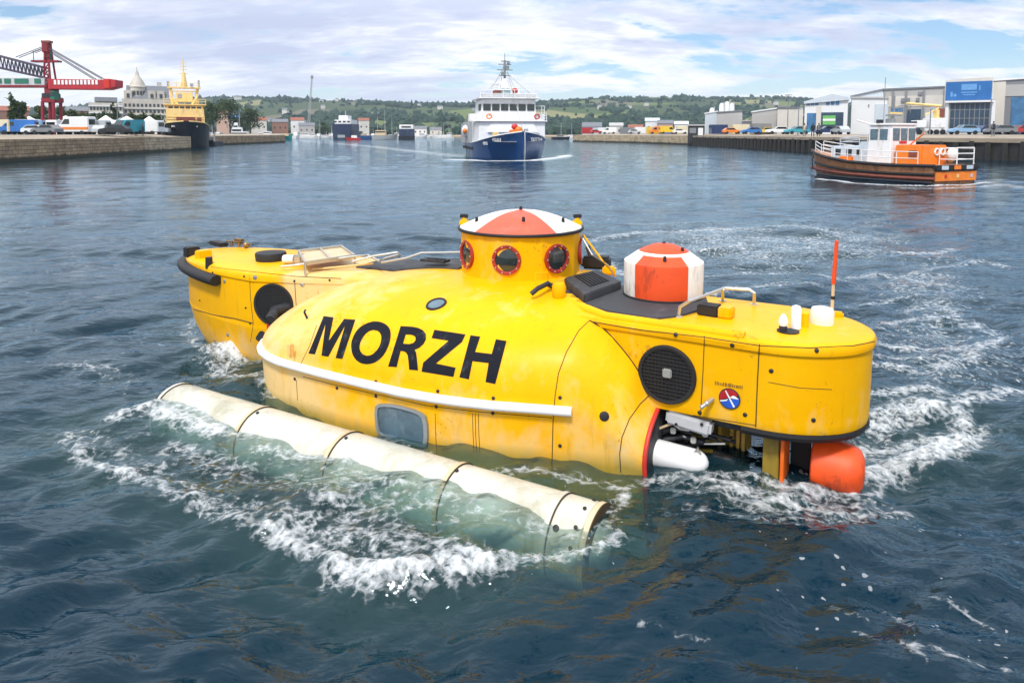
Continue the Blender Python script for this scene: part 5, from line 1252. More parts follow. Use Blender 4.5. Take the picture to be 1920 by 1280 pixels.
LQ = [(-44, -8), (-49, 40), (-52.3, 71), (-56.0, 106), (-58.2, 126), (-73, 127.5), (-75, 230), (-120, 360), (-150, 500)]
RQ = [(22, 252), (38, 215), (46, 178), (46.5, 140), (46.8, 111), (50.5, 90), (55.5, 75), (66, 40), (74, -8)]
def quay_top(name, pts, sx, far, m1, m2):
    mb = MB(); n = len(pts)
    e = [(x + sx * .75, y, 2.36) for x, y in pts]; i_ = [(x + sx * 8, y, 2.78) for x, y in pts]; f = [(sx * far, y, 2.8) for x, y in pts]
    mb.v = e + i_ + f
    for k in range(n - 1):
        mb.f.append((k, k + 1, n + k + 1, n + k)); mb.m.append(0); mb.f.append((n + k, n + k + 1, 2 * n + k + 1, 2 * n + k)); mb.m.append(1)
    o = mb.build(name, [m1, m2], smooth=0); tag(o, kind='structure'); return o
quay_top('quay', LQ, -1, 900, M['quaytop'], M['asphalt']); quay_top('quay', RQ, 1, 900, M['quaytop'], M['asphalt'])
q1 = wall_strip('quay_wall', LQ[:4], -3, 2.36, .8, M['stone'], 'long brown stone block quay wall running along the left side of the channel')
q2 = wall_strip('quay_wall', LQ[3:6], -3, 2.42, .8, M['stone2'], 'paler stone end of the left quay in front of the yellow ship')
q2b = wall_strip('quay_wall', LQ[5:], -3, 2.36, .8, M['stone'], 'far stone quay wall hidden behind the yellow ship')
q3 = wall_strip('quay_wall', RQ[:3], -3, 2.36, .8, M['stone2'], 'pale stone pier tip on the right side of the channel')
tw = thing('quay_wall', 'dark timber piled quay wall behind the orange pilot boat', 'wall', (0, 0, 0))
wall_strip('wall_face', RQ[2:], -3, 1.95, .6, M['timber'], None, None).parent = tw
wall_strip('concrete_coping', [(x - .25, y) for x, y in RQ[2:]], 1.95, 2.42, 1.0, M['quaytop'], None, None).parent = tw
for o in tw.children:
    for k in ('label', 'category'):
        if k in o: del o[k]
pl = []; 
for (xa, ya), (xb, yb) in zip(RQ[2:-2], RQ[3:-1]):
    d = math.hypot(xb - xa, yb - ya); k = int(d / 1.9)
    pl += [(xa + (xb - xa) * i / k, ya + (yb - ya) * i / k) for i in range(k)]
pile0 = MB().box((0, 0, -.5), (.42, .42, 5.2)).build('pile', M['timber'], tw, bevel=.03)
for i, (x, y) in enumerate(pl):
    o = pile0 if i == 0 else pile0.copy()
    if i: col.objects.link(o); o.parent = tw
    o.location = (x - .30, y, -.1 * (i % 3))
# far shore strip
mb = MB(); mb.add([(-420, 455, .9), (-45, 470, .9), (60, 500, .9), (60, 560, 2), (-420, 560, 2), (-420, 455, -1), (-45, 470, -1), (60, 500, -1)], [(0, 1, 2, 3, 4), (5, 6, 1, 0), (6, 7, 2, 1)])
tag(mb.build('shore', simple('sandy_shore', (.40, .30, .20), .9), smooth=0), kind='structure')

# ================================================================== VEHICLES
def paint(name, c): 
    k = 'car_' + name
    if k not in M: M[k] = mat('vehicle_paint_' + name, c, .3, var=.04, coat=.3)
    return M[k]
CARC = {'white': (.78, .78, .78), 'cream': (.70, .62, .42), 'blue': (.03, .16, .48), 'pale blue': (.25, .42, .60), 'silver': (.45, .48, .50), 'black': (.015, .017, .02), 'dark green': (.02, .05, .04), 'red': (.45, .03, .03), 'orange': (.75, .22, .03), 'grey': (.20, .21, .22), 'dark blue': (.02, .04, .12), 'yellow': (.75, .50, .03), 'teal': (.04, .30, .38)}
random.seed(4)
def wheels(r, xs, yw, rad):
    o = None
    for x in xs:
        for sy in (-1, 1):
            if o is None:
                o = MB().lathe([(.02, -.1), (rad, -.1), (rad, .1), (.02, .1)], 14, M=Matrix.Rotation(R(90), 4, 'X')).build('wheel', M['black'], r); c = o
            else: c = o.copy(); col.objects.link(c); c.parent = r
            c.location = (x, sy * yw, rad)
def car(colr, L_=4.2):
    r = thing('parked_car', 'x', 'car')
    side = [(-L_ / 2, .35), (-L_ / 2, .85), (-L_ * .44, .98), (-L_ * .30, 1.42), (L_ * .06, 1.45), (L_ * .20, 1.0), (L_ * .46, .85), (L_ / 2, .62), (L_ / 2, .35)]
    MB().loft([[(x, y, z) for x, z in side] for y in (-.85, -.80 + 1.6, )]).build('body', paint(colr, CARC[colr]), r, bevel=.06)
    win = [(-L_ * .40, .99), (-L_ * .29, 1.36), (L_ * .05, 1.39), (L_ * .17, 1.0)]
    for y in (-.86, .81): MB().add([(x, y, z) for x, z in win], [(0, 1, 2, 3)]).build('side_window', M['glass'], r, smooth=0)
    mb = MB()
    mb.add([(L_ * .205, -.66, 1.02), (L_ * .205, .64, 1.02), (L_ * .075, .6, 1.42), (L_ * .075, -.6, 1.42)], [(0, 1, 2, 3)])
    mb.build('windscreen', M['glass'], r, smooth=0); wheels(r, (-L_ * .31, L_ * .31), .78, .31); return r
def van(colr, L_=5.0, h=2.3, stripe=None):
    r = thing('parked_van', 'x', 'van')
    side = [(-L_ / 2, .4), (-L_ / 2, h - .1), (-L_ * .46, h), (L_ * .20, h), (L_ * .36, h * .56), (L_ * .49, h * .48), (L_ / 2, .4)]
    MB().loft([[(x, y, z) for x, z in side] for y in (-.98, .98)]).build('body', paint(colr, CARC[colr]), r, bevel=.09)
    for y in (-1.0, 1.0): MB().add([(L_ * .06, y, h * .58), (L_ * .31, y, h * .58), (L_ * .20, y, h * .86), (L_ * .06, y, h * .86)], [(0, 1, 2, 3)]).build('side_window', M['glass'], r, smooth=0)
    mb = MB(); mb.add([(L_ * .366, -.82, h * .585), (L_ * .366, .82, h * .585), (L_ * .232, .78, h * .95), (L_ * .232, -.78, h * .95)], [(0, 1, 2, 3)]).build('windscreen', M['glass'], r, smooth=0); mb = MB()
    mb.add([(-L_ / 2 - .012, -.75, h * .55), (-L_ / 2 - .012, .75, h * .55), (-L_ / 2 - .012, .75, h * .85), (-L_ / 2 - .012, -.75, h * .85)], [(0, 1, 2, 3)])
    mb.build('rear_window', M['glass'], r, smooth=0)
    if stripe: MB().b2((-L_ * .49, -1.005, .75), (L_ * .3, 1.005, 1.15)).build('side_stripe', paint(stripe, CARC[stripe]), r, smooth=0)
    wheels(r, (-L_ * .30, L_ * .32), .88, .33); return r
protos = {}
def place(kind, colr, u, D, rz, label, group, stripe=None, zb=2.8):
    k = (kind, colr, stripe)
    if k not in protos: protos[k] = o = (car(colr) if kind == 'car' else van(colr, 5.4 if kind == 'camper' else 4.9, 2.75 if kind == 'camper' else 2.25, stripe))
    else: o = copy_tree(protos[k])
    if kind == 'camper': o.name = 'camper_van'; o['category'] = 'camper'
    x = (u - 960) / F * D * .9962; o.location = (x, D, zb); o.rotation_euler = (0, 0, R(rz)); o['label'] = label; o['group'] = group
LG = 'vehicles parked on the left quay'
for a in [('van', 'cream', 2, 106, 170, 'cream van cut off by the left edge of the photo', None), ('van', 'blue', 35, 106, 200, 'bright blue van left of the red crane legs', None), ('van', 'pale blue', 54, 110, 190, 'pale blue van right behind the bright blue van', None),
          ('car', 'white', 72, 106, 10, 'white car parked left of the crane legs', None), ('car', 'grey', 88, 102, 170, 'grey car right at the foot of the red crane', None), ('van', 'white', 120, 110, 80, 'white van facing the water just right of the crane legs', None),
          ('camper', 'white', 143, 108, 175, 'white camper with an orange stripe right of the crane', 'orange'), ('van', 'silver', 174, 110, 185, 'silver van between the orange striped camper and the dark car', None), ('car', 'silver', 193, 105, 100, 'silver car seen end-on beside the silver van', None),
          ('car', 'black', 216, 103, 185, 'black car on the quay below the grey apartment block', None), ('van', 'teal', 239, 106, 250, 'teal fronted van right of the black car', None), ('van', 'white', 276, 112, 175, 'white van nearest the yellow ship', None),
          ('car', 'red', 254, 116, 80, 'dark red car between the teal van and the last white van', None), ('camper', 'white', 62, 130, 5, 'plain white camper in the back row above the pale blue van', None), ('camper', 'white', 152, 132, 0, 'plain white camper in the back row above the orange striped one', None),
          ('van', 'white', 14, 128, 178, 'white van in the back row at the far left', None), ('camper', 'cream', 112, 135, 178, 'cream camper in the back row behind the crane legs', None), ('van', 'white', 188, 134, 182, 'white van in the back row above the silver car', None), ('camper', 'white', 226, 136, 3, 'long white camper in the back row below the domed building', None), ('van', 'silver', 294, 138, 10, 'silver van half hidden by the bow of the yellow ship', None), ('car', 'blue', 262, 130, 0, 'blue car in the back row left of the yellow ship', None)]:
    place(*a[:6], LG, a[6])
RG = 'vehicles parked on the right quay'
for a in [('car', 'pale blue', 1806, 106, 175, 'pale blue estate car in front of the blue fronted building'), ('car', 'dark blue', 1848, 112, 20, 'dark blue car at the right corner of the blue fronted building'), ('car', 'grey', 1875, 106, 160, 'grey car between the dark blue car and the red car'), ('car', 'red', 1912, 108, 185, 'dark red car cut by the right edge of the photo'),
          ('car', 'black', 1866, 124, 0, 'black car behind the grey car under the grey bay'), ('car', 'white', 1458, 130, 178, 'white saloon under the tall floodlight mast'), ('car', 'teal', 1494, 124, 185, 'teal car beside the street lamp'), ('car', 'blue', 1408, 146, 180, 'blue car in front of the pale sheds'),
          ('car', 'dark blue', 1550, 124, 175, 'dark blue car in front of the small workshop doors'), ('car', 'silver', 1575, 120, 90, 'silver car seen end-on right of the small workshop doors'), ('car', 'yellow', 1436, 150, 170, 'yellow car left of the white saloon'), ('van', 'white', 1142, 240, 180, 'white van at the tip of the stone pier'), ('van', 'orange', 1232, 215, 182, 'orange van in front of the pink house'),
          ('car', 'red', 1118, 245, 5, 'red car left of the white van at the pier tip'), ('car', 'silver', 1190, 225, 0, 'silver car between the white van and the orange van'), ('van', 'yellow', 1252, 205, 0, 'yellow van left of the black boathouse'), ('car', 'white', 1275, 200, 0, 'white car next to the black boathouse'), ('car', 'orange', 1372, 160, 0, 'orange car right of the black boathouse')]:
    place(*a, RG)

# white awnings behind the vans on the left quay
M['canvas'] = mat('white_canvas', (.78, .77, .74), .8, var=.05)
tent0 = None
for u, D, lb in [(128, 152, 'white peaked tent right of the crane legs'), (160, 156, 'white peaked tent below the low apartment block'), (203, 150, 'white peaked tent above the silver car'), (242, 155, 'white peaked tent above the teal fronted van'), (284, 158, 'white peaked tent nearest the yellow ship'), (60, 158, 'white peaked tent left of the crane legs')]:
    if tent0 is None:
        tent0 = o = thing('tent', lb, 'tent'); MB().loft([[(-2.2, -2.2, 2.3), (2.2, -2.2, 2.3), (2.2, 2.2, 2.3), (-2.2, 2.2, 2.3)], [(-1.2, -1.2, 3.0), (1.2, -1.2, 3.0), (1.2, 1.2, 3.0), (-1.2, 1.2, 3.0)], [(-.1, -.1, 4.0), (.1, -.1, 4.0), (.1, .1, 4.0), (-.1, .1, 4.0)]]).build('canopy', M['canvas'], o); MB().b2((-2.1, -2.1, 0), (2.1, 2.1, 2.3)).build('side_wall', M['canvas'], o, smooth=0)
    else: o = copy_tree(tent0)
    o.location = ((u - 960) / F * D, D, 2.8); o.rotation_euler = (0, 0, .3 * math.sin(u)); o['label'] = lb; o['group'] = 'white tents on the left quay'
# stacked goods on the right pier
ct0 = None
for u, D, colr, lb in [(1100, 262, 'red', 'red container near the tip of the stone pier'), (1130, 262, 'white', 'white container right of the red one at the pier tip'), (1172, 250, 'grey', 'grey container beside the cream box shed'), (1200, 240, 'white', 'white container left of the white house'), (1222, 232, 'yellow', 'yellow container in front of the white house'), (1247, 226, 'blue', 'blue container below the pink house'), (1280, 205, 'cream', 'cream container left of the black boathouse'), (1345, 172, 'dark blue', 'dark blue container right of the black boathouse'), (1385, 168, 'cream', 'cream container in front of the ribbed grey shed'), (1424, 152, 'grey', 'grey container left of the white saloon')]:
    o = thing('container', lb, 'container', ((u - 960) / F * D, D, 2.8), .1 * math.sin(u), 'containers on the right quay')
    MB().b2((-2.0, -1.2, 0), (2.0, 1.2, 2.3)).build('box', paint(colr, CARC[colr]), o, bevel=.05)
    rb_ = MB()
    for k in range(9): rb_.box((-1.8 + k * .45, -1.22, 1.15), (.12, .06, 2.0))
    rb_.build('corrugation', paint(colr, CARC[colr]), o, smooth=0)

# ================================================================== CRANE
CD = 112.0
M['cranered'] = mat('crane_red', (.26, .014, .025), .5, c2=(.12, .01, .015), c2amt=.35, c2scale=.8)
M['cranebright'] = mat('boom_red', (.42, .02, .03), .5, c2=(.28, .02, .02), c2amt=.25)
M['cranedark'] = mat('lattice_dark', (.06, .05, .08), .6)
M['cranegreen'] = mat('crane_green', (.02, .16, .10), .5)
def cq(u, v, dy=0.0): p = P(u, v, CD); return Vector((p.x, CD + dy, p.z))
cr = thing('harbour_crane', 'red harbour crane with lattice boom standing among vans on the left quay', 'crane', cq(97, 252))
co_ = cr.location.copy()
def L0(p): return Vector(p) - co_
def cbar(pts, r, m, name, n=6): return MB().tube([L0(p) for p in pts], r, n).build(name, M[m], cr)
for u0, u1, dy in ((87, 86, -.8), (108, 106, -.8), (87, 86, 1.0), (108, 106, 1.0)): cbar([cq(u0, 253, dy), cq(u1, 191, dy)], .25, 'cranered', 'leg', 8)
mb = MB()
for dy in (-.8, 1.0): mb.tube([L0(cq(86, 222, dy)), L0(cq(108, 246, dy))], .18, 6); mb.tube([L0(cq(84, 240, dy)), L0(cq(110, 240, dy))], .2, 6)
mb.build('bracing', M['cranered'], cr)
MB().box(L0(cq(97, 188)) + Vector((0, .2, 0)), (2.3, 2.2, .8)).build('portal_beam', M['cranered'], cr, bevel=.08)
MB().box(L0(cq(96, 180)), (2.0, 1.8, .8)).build('slewing_ring', M['blackpaint'], cr, bevel=.1)
MB().box(L0(cq(97, 171)), (1.5, 1.5, 1.5)).build('machinery_house', M['cranered'], cr, bevel=.08)
cb = MB().box(L0(cq(113, 180, -1.4)), (.75, 1.2, 1.35)).build('operator_cab', M['cranegreen'], cr, bevel=.06); MB().box(L0(cq(113, 178, -2.02)), (.6, .06, .7)).build('window', M['glass'], cb)
cbar([cq(88, 165, -.7), cq(87, 95, -.4)], .16, 'cranered', 'tower_leg'); cbar([cq(101, 165, -.7), cq(93, 95, -.4)], .16, 'cranered', 'tower_leg'); cbar([cq(88, 165, .8), cq(87, 95, .4)], .16, 'cranered', 'tower_leg'); cbar([cq(101, 165, .8), cq(93, 95, .4)], .16, 'cranered', 'tower_leg')
mb = MB()
for k in range(6):
    v0, v1 = 163 - k * 11, 152 - k * 11; mb.tube([L0(cq(88, v0, -.6)), L0(cq(100 - k, v1, -.6))], .09, 5); mb.tube([L0(cq(88, v1, -.6)), L0(cq(100 - k, v1, -.6))], .09, 5)
mb.build('tower_bracing', M['cranered'], cr)
MB().box(L0(cq(90, 108)), (.8, .8, 1.3)).build('green_panel', M['cranegreen'], cr)
MB().box(L0(cq(87, 115.5)), (4.2, 1.2, .28)).build('platform', M['cranered'], cr)
MB().box(L0(cq(88, 90)), (1.0, 1.2, 1.6)).build('tower_head', M['cranered'], cr, bevel=.1)
mb = MB(); mb.box(L0(cq(88, 79)), (1.3, 1.0, .35)); mb.cyl(L0(cq(81, 84)), L0(cq(95, 81)), .22); mb.cyl(L0(cq(84, 90)), L0(cq(84, 78)), .12); mb.cyl(L0(cq(94, 90)), L0(cq(94, 78)), .12); mb.build('head_sheaves', M['oxide'], cr)
mb = MB(); c1_ = [cq(98, 149), cq(98, 168), cq(196, 169), cq(205, 169), cq(224, 164), cq(224, 151)]
mb.loft([[L0(p + Vector((0, dy, 0))) for p in c1_] for dy in (-1.1, 1.1)]); boom = mb.build('boom', M['cranebright'], cr, bevel=.06)
for k in range(12): p = L0(cq(112 + k * 7, 155.5, -1.14)); MB().box(p, (.36, .05, .72)).build('white_panel', M['shipwhite'], boom, smooth=0)
MB().box(L0(cq(208, 158)), (1.0, 2.5, 1.5)).build('counterweight', M['red'], cr, bevel=.08)
mb = MB(); A1, A2 = (-70, 87), (86, 128); B1, B2 = (-70, 112), (88, 147)
for dy in (-.8, .8):
    mb.tube([L0(cq(*A1, dy)), L0(cq(*A2, dy))], .13, 6); mb.tube([L0(cq(*B1, dy)), L0(cq(*B2, dy))], .13, 6)
    for k in range(22):
        f, g = k / 22, (k + .5) / 22; ln_ = lambda a, b, t: (a[0] + (b[0] - a[0]) * t, a[1] + (b[1] - a[1]) * t)
        mb.tube([L0(cq(*ln_(A1, A2, f), dy)), L0(cq(*ln_(B1, B2, g), dy))], .075, 5); mb.tube([L0(cq(*ln_(B1, B2, g), dy)), L0(cq(*ln_(A1, A2, (k + 1) / 22), dy))], .075, 5)
for k in range(12): mb.tube([L0(cq(*ln_(A1, A2, k / 11), -.8)), L0(cq(*ln_(A1, A2, k / 11), .8))], .07, 5)
mb.build('lattice_jib', M['cranedark'], cr)
g = MB(); g.b2(L0(cq(-60, 161, -.9)), L0(cq(90, 147, .9))); gv = g.build('gangway_house', M['lightgrey'], cr, bevel=.05)
for u in (5, 22, 48, 78): MB().box(L0(cq(u, 153, -.95)), (1.0 if u != 48 else 2.2, .08, .75)).build('green_panel', M['cranegreen'], gv, smooth=0)
MB().b2(L0(cq(-60, 164.5, -1.0)), L0(cq(95, 161, 1.0))).build('jib_beam', M['cranered'], cr)
mb = MB()
for dy in (-.4, .4):
    mb.tube([L0(cq(94, 92, dy)), L0(cq(194, 149, dy))], .07, 5); mb.tube([L0(cq(94, 97, dy)), L0(cq(178, 149, dy))], .07, 5); mb.tube([L0(cq(84, 88, dy)), L0(cq(33, 108, dy))], .06, 5); mb.tube([L0(cq(84, 91, dy)), L0(cq(63, 99, dy))], .06, 5)
mb.tube([L0(cq(63, 99)), L0(cq(63, 116))], .06, 5)
mb.build('stay_cables', M['cranedark'], cr)

# ================================================================== BUILDINGS
CT = {}
def facade(root, u0, u1, v0, v1, D, m, name, off=.08, dp=.16):
    a, b = P(u0, v0, D), P(u1, v1, D); k = CT.get(root.name, 1.0); o = MB().b2(((a.x - root.location.x) * k, -off, a.z - root.location.z), ((b.x - root.location.x) * k, -off + dp, b.z - root.location.z)); return o.build(name, M[m] if isinstance(m, str) else m, root, smooth=0)
def block(name, label, u0, u1, vt, D, depth, m, cat='building', zb=2.6, vt1=None, roof=None, rl=0):
    a, b = P(u0, vt, D), P(u1, vt if vt1 is None else vt1, D); th = math.atan2((a.x + b.x) / 2, D) if abs((a.x + b.x) / 2 / D) > .1 else 0.0; r = thing(name, label, cat, ((a.x + b.x) / 2, D, zb), -th); CT[r.name] = math.cos(th); w_ = (b.x - a.x) / 2 * math.cos(th); depth = min(depth, 14)
    mb = MB(); x = (a.x + b.x) / 2
    mb.loft([[(-w_, y, -.5), (-w_, y, a.z - zb), (w_, y, b.z - zb), (w_, y, -.5)] for y in (0, depth)])
    mb.build('wall', m if not isinstance(m, str) else M[m], r, smooth=0)
    if roof:
        MB().loft([[(-w_ - .2, y, a.z - zb), (-w_ - .2, y, a.z - zb + .35), (w_ + .2, y, b.z - zb + .35), (w_ + .2, y, b.z - zb)] for y in (-.25, depth + .2)]).build('roof', M[roof] if isinstance(roof, str) else roof, r, smooth=0)
    return r
M['bwhite'] = mat('white_cladding', (.72, .73, .74), .6, var=.05, vscale=.2); M['bgrey'] = mat('grey_cladding', (.42, .41, .40), .7, var=.08, vscale=.15); M['bdgrey'] = mat('dark_grey_cladding', (.20, .21, .23), .6, vscale=.2)
M['bblue'] = mat('blue_signboard', (.02, .13, .38), .4, var=.12, vscale=.6); M['bcream'] = mat('pale_render', (.60, .57, .52), .7, vscale=.2); M['bsign'] = mat('sign_pale_blue', (.12, .32, .62), .5); M['dglass'] = mat('blue_dark_glazing', (.03, .06, .10), .15, var=.4, vscale=.5)
M['blglass'] = mat('blue_glazing', (.05, .16, .32), .2, var=.4, vscale=.6); M['green'] = mat('green_sign', (.15, .45, .12), .5)
M['slate'] = mat('slate_roof', (.16, .17, .19), .7); M['chat'] = mat('grey_stone_facade', (.50, .46, .40), .8, var=.2, vscale=.2); M['brick'] = mat('red_brown_brick', (.25, .13, .09), .8, var=.2); M['terra'] = mat('tiled_roof', (.28, .10, .06), .8)
M['pinkr'] = mat('pink_render', (.55, .36, .28), .7)
D1 = 128
r = block('warehouse', 'grey warehouse with a tall blue signboard over its dark glazed front', 1772, 1862, 149, D1, 30, 'bcream', vt1=146)
facade(r, 1774, 1858, 153, 188, D1, 'bblue', 'signboard', .25)
sg = r.children[-1]
for a, b, c, d in ((1803, 1831, 158, 169), (1802, 1832, 172.5, 174.5), (1806, 1828, 177, 179), (1782, 1786, 172, 181), (1788, 1793, 176, 181), (1836, 1838, 161, 170)): facade(r, a, b, c, d, D1, 'bsign', 'lettering', .28, .04)
facade(r, 1782, 1856, 193, 248, D1, 'dglass', 'glazed_front', .08)
mb = MB()
for k in range(9): a = P(1782 + k * 9.25, 193, D1); b = P(1782 + k * 9.25, 248, D1); kc = CT[r.name]; mb.b2(((a.x - r.location.x) * kc - .06, -.16, b.z - 2.6), ((a.x - r.location.x) * kc + .06, .0, a.z - 2.6))
for v in (206, 222): a = P(1782, v, D1); b = P(1856, v, D1); mb.b2(((a.x - r.location.x) * kc, -.14, a.z - 2.66), ((b.x - r.location.x) * kc, .0, a.z - 2.54))
mb.build('mullions', M['bdgrey'], r, smooth=0); facade(r, 1772, 1862, 189, 192.5, D1, 'bwhite', 'canopy', .9, 1.0)
for u in (1773, 1859.5): facade(r, u, u + 3, 190, 249, D1, 'bwhite', 'pilaster', .35, .4)
r = block('warehouse', 'dark grey warehouse bay with a blue door at the right edge', 1863, 1990, 150, D1 + .3, 30, 'bdgrey', vt1=146, roof='bwhite')
facade(r, 1863, 1880, 152, 250, D1 + .3, 'bcream', 'pilaster', .2); facade(r, 1882, 1990, 158, 180, D1 + .3, 'bgrey', 'panel', .12); facade(r, 1897, 1985, 182, 250, D1 + .3, 'blglass', 'door', .15)
D2 = 150
r = block('warehouse', 'long grey flat roofed warehouse behind the yellow boom lift', 1655, 1772, 168, D2 + 6, 30, 'bgrey', vt1=166, roof='slate')
facade(r, 1665, 1770, 180, 200, D2 + 6, 'bcream', 'panel', .1); [facade(r, u, u + 1.2, 170, 246, D2 + 6, 'midgrey', 'downpipe', .2, .2) for u in (1672, 1697, 1730, 1768)]; facade(r, 1700, 1725, 205, 246, D2 + 6, 'dglass', 'glazed_door', .1); facade(r, 1735, 1768, 212, 246, D2 + 6, 'bwhite', 'door', .1)
facade(r, 1722, 1729, 173, 179, D2 + 6, 'bdgrey', 'vent', .4, .6)
for u in (1690, 1700, 1718): facade(r, u, u + 6, 184, 191, D2 + 6, 'bdgrey', 'floodlight', .5, .5)
r = block('warehouse', 'plain white warehouse wall behind the wheelhouse of the orange pilot boat', 1597, 1664, 184, D2, 14, 'bwhite', vt1=186, roof='bgrey')
facade(r, 1628, 1630, 196, 200, D2, 'midgrey', 'wall_lamp', .2); facade(r, 1640, 1663, 196, 246, D2, 'palegrey', 'panel', .06)
facade(r, 1670, 1692, 204, 214, D2, 'blglass', 'blue_sign', .2)
r = block('workshop', 'small workshop with blue roof windows and a green sign by the street lamp', 1509, 1590, 190, D2, 12, 'bwhite', vt1=184)
mb = MB(); a, b, c = P(1507, 190, D2), P(1560, 177, D2), P(1592, 184, D2); xs_ = r.location.x
mb.loft([[((p.x - xs_) * CT[r.name], y, p.z - 2.6 + dz) for p, dz in ((a, 0), (b, 0), (c, 0), (c, -.5), (a, -.5))] for y in (-.5, 12.5)]); mb.build('roof', M['palegrey'], r, smooth=0)
for u in (1512, 1520, 1528, 1549, 1558, 1567): facade(r, u, u + 6.5, 190, 197, D2, 'blglass', 'window', .12)
facade(r, 1513, 1529, 212, 246, D2, 'blglass', 'door', .12); facade(r, 1540, 1580, 211, 246, D2, 'dglass', 'door', .12); facade(r, 1543, 1566, 217, 234, D2, 'green', 'green_sign', .2); facade(r, 1543, 1566, 223, 227, D2, 'shipwhite', 'white_band', .24)
facade(r, 1531, 1538, 200, 247, D2, 'bcream', 'pilaster', .2)
# yellow boom lift parked against the grey warehouse
D3 = 122; r = thing('boom_lift', 'yellow boom lift folded on a truck bed in front of the grey warehouse', 'lift', (P(1735, 250, D3).x, D3, 2.75))
def lq(u, v, dy=0): p = P(u, v, D3); return Vector((p.x - r.location.x, dy, p.z - 2.75))
MB().b2(lq(1735, 240, -1), lq(1768, 222, 1)).build('truck_body', M['shipwhite'], r, bevel=.06); cbx = MB().b2(lq(1712, 240, -1), lq(1732, 226, 1)).build('cab', M['shipwhite'], r, bevel=.12); MB().b2(lq(1711.6, 233, -.9), lq(1722, 228, .9)).build('window', M['glass'], cbx)
wheels(r, (-1.6, 1.4, 2.5), .9, .45)
MB().b2(lq(1752, 222, -.5), lq(1764, 206, .5)).build('turret', M['shipyellow'], r, bevel=.08); MB().tube([lq(1764, 199), lq(1700, 194)], .22, 8).build('boom', M['shipyellow'], r); MB().tube([lq(1760, 203), lq(1735, 216)], .14, 8).build('jib', M['shipyellow'], r)
mb = MB(); rails(mb, [lq(1688, 212, -.5), lq(1704, 212, -.5)], 1.3, .05, 3); rails(mb, [lq(1688, 212, .5), lq(1704, 212, .5)], 1.3, .05, 3); mb.build('work_platform', M['bdgrey'], r); MB().b2(lq(1758, 220, -.6), lq(1768, 204, .6)).build('dark_engine_cover', M['oxide'], r, bevel=.05)
# sheds along the right quay
sheds = [(1322, 1345, 214, 210, 'palegrey', 'first pale shed right of the black boathouse'), (1344, 1392, 212, 209, 'bgrey', 'ribbed grey shed in the middle of the row'), (1410, 1460, 211, 204, 'bgrey', 'long grey shed left of the tall floodlight mast'), (1458, 1506, 203, 203, 'bcream', 'cream shed left of the small workshop')]
for i, (u0, u1, v0, v1, m, l) in enumerate(sheds):
    D = 215 - i * 14; rr = block('shed', l, u0, u1, v0, D, 18, m, vt1=v1, roof='slate' if i % 2 else 'bwhite')
    mb = MB(); wx = (P(u1, 0, D).x - P(u0, 0, D).x) * CT[rr.name]
    for k in range(int(wx / 1.0)): mb.box((-wx / 2 + .5 + k, -.06, (3 + (250 - v0) / F * D - 2.6) / 2 - .3), (.12, .12, (3 + (250 - v0) / F * D - 2.6) - .9))
    mb.build('cladding_ribs', M[m], rr, smooth=0)
rr = block('shed', 'low dark shed between the ribbed grey shed and the long grey shed', 1392, 1412, 228, 190, 12, 'bdgrey', roof='bgrey')
# silos
for i, (u, l) in enumerate([(1352, 'first white silo from the left above the sheds'), (1362, 'second white silo from the left above the sheds'), (1371, 'third white silo from the left, next to the hopper'), (1334, 'short white silo standing apart on the left')]):
    D = 225; p = P(u, 250, D); s = thing('silo', l, 'silo', (p.x, D, 2.6), 0, 'silos above the sheds'); hh = 9.2 - (2 if i == 3 else 0) + .5 * (i % 2)
    MB().lathe([(.8, 0), (.8, hh), (.55, hh + .7), (.05, hh + .9)], 16).build('drum', M['bwhite'], s); MB().cyl((.5, -.7, hh), (.5, -.7, hh + 1.2), .12).build('pipe', M['lightgrey'], s)
# black boathouse and small houses behind the pier
r = block('boathouse', 'black boathouse with pale flat roof standing at the quay step', 1290, 1320, 236, 176, 8, 'blackpaint', roof='bgrey', zb=1.0)
facade(r, 1309, 1318, 240, 254, 176, 'bwhite', 'door', .1); facade(r, 1293, 1305, 240, 250, 176, 'bdgrey', 'shutter', .1)
far_houses = [(1092, 1128, 238, 300, 'palegrey', 'slate', 'low pale house at the tip of the stone pier'), (1143, 1168, 236, 300, 'bcream', 'bgrey', 'cream box shed on the pier right of the first pale house'), (1210, 1236, 227, 280, 'bwhite', 'palegrey', 'white house with a flat roof left of the pink house'), (1233, 1262, 232, 275, 'pinkr', 'slate', 'pink house with a dark roof behind the orange van'), (1265, 1290, 233, 270, 'bwhite', 'bwhite', 'white house just left of the black boathouse'),
              (1178, 1205, 240, 320, 'bgrey', 'terra', 'small grey house with a red roof on the pier'), (560, 590, 236, 470, 'bgrey', 'slate', 'grey harbour shed right of the teal workboat'), (405, 428, 212, 420, 'pinkr', 'terra', 'pink house with red roof right of the yellow ship'), (425, 447, 222, 430, 'bwhite', 'bblue', 'white shed with a blue roof right of the pink house'), (470, 500, 226, 450, 'bcream', 'terra', 'cream house with red roof behind the white yacht'), (510, 540, 229, 460, 'brick', 'slate', 'brick house behind the teal workboat'), (545, 570, 226, 480, 'bwhite', 'terra', 'white house with red roof left of the lattice crane mast'), (672, 692, 226, 470, 'bcream', 'terra', 'cream house with red roof behind the navy barge'), (775, 800, 242, 500, 'bwhite', 'slate', 'white house right of the boxy blue ferry'), (806, 828, 244, 500, 'bcream', 'slate', 'cream house near the big workboat on the far shore'),
              (0, 55, 208, 300, 'brick', 'terra', 'long low brick building behind the vans at the far left'), (118, 165, 208, 330, 'brick', 'slate', 'low brick terrace behind the crane')]
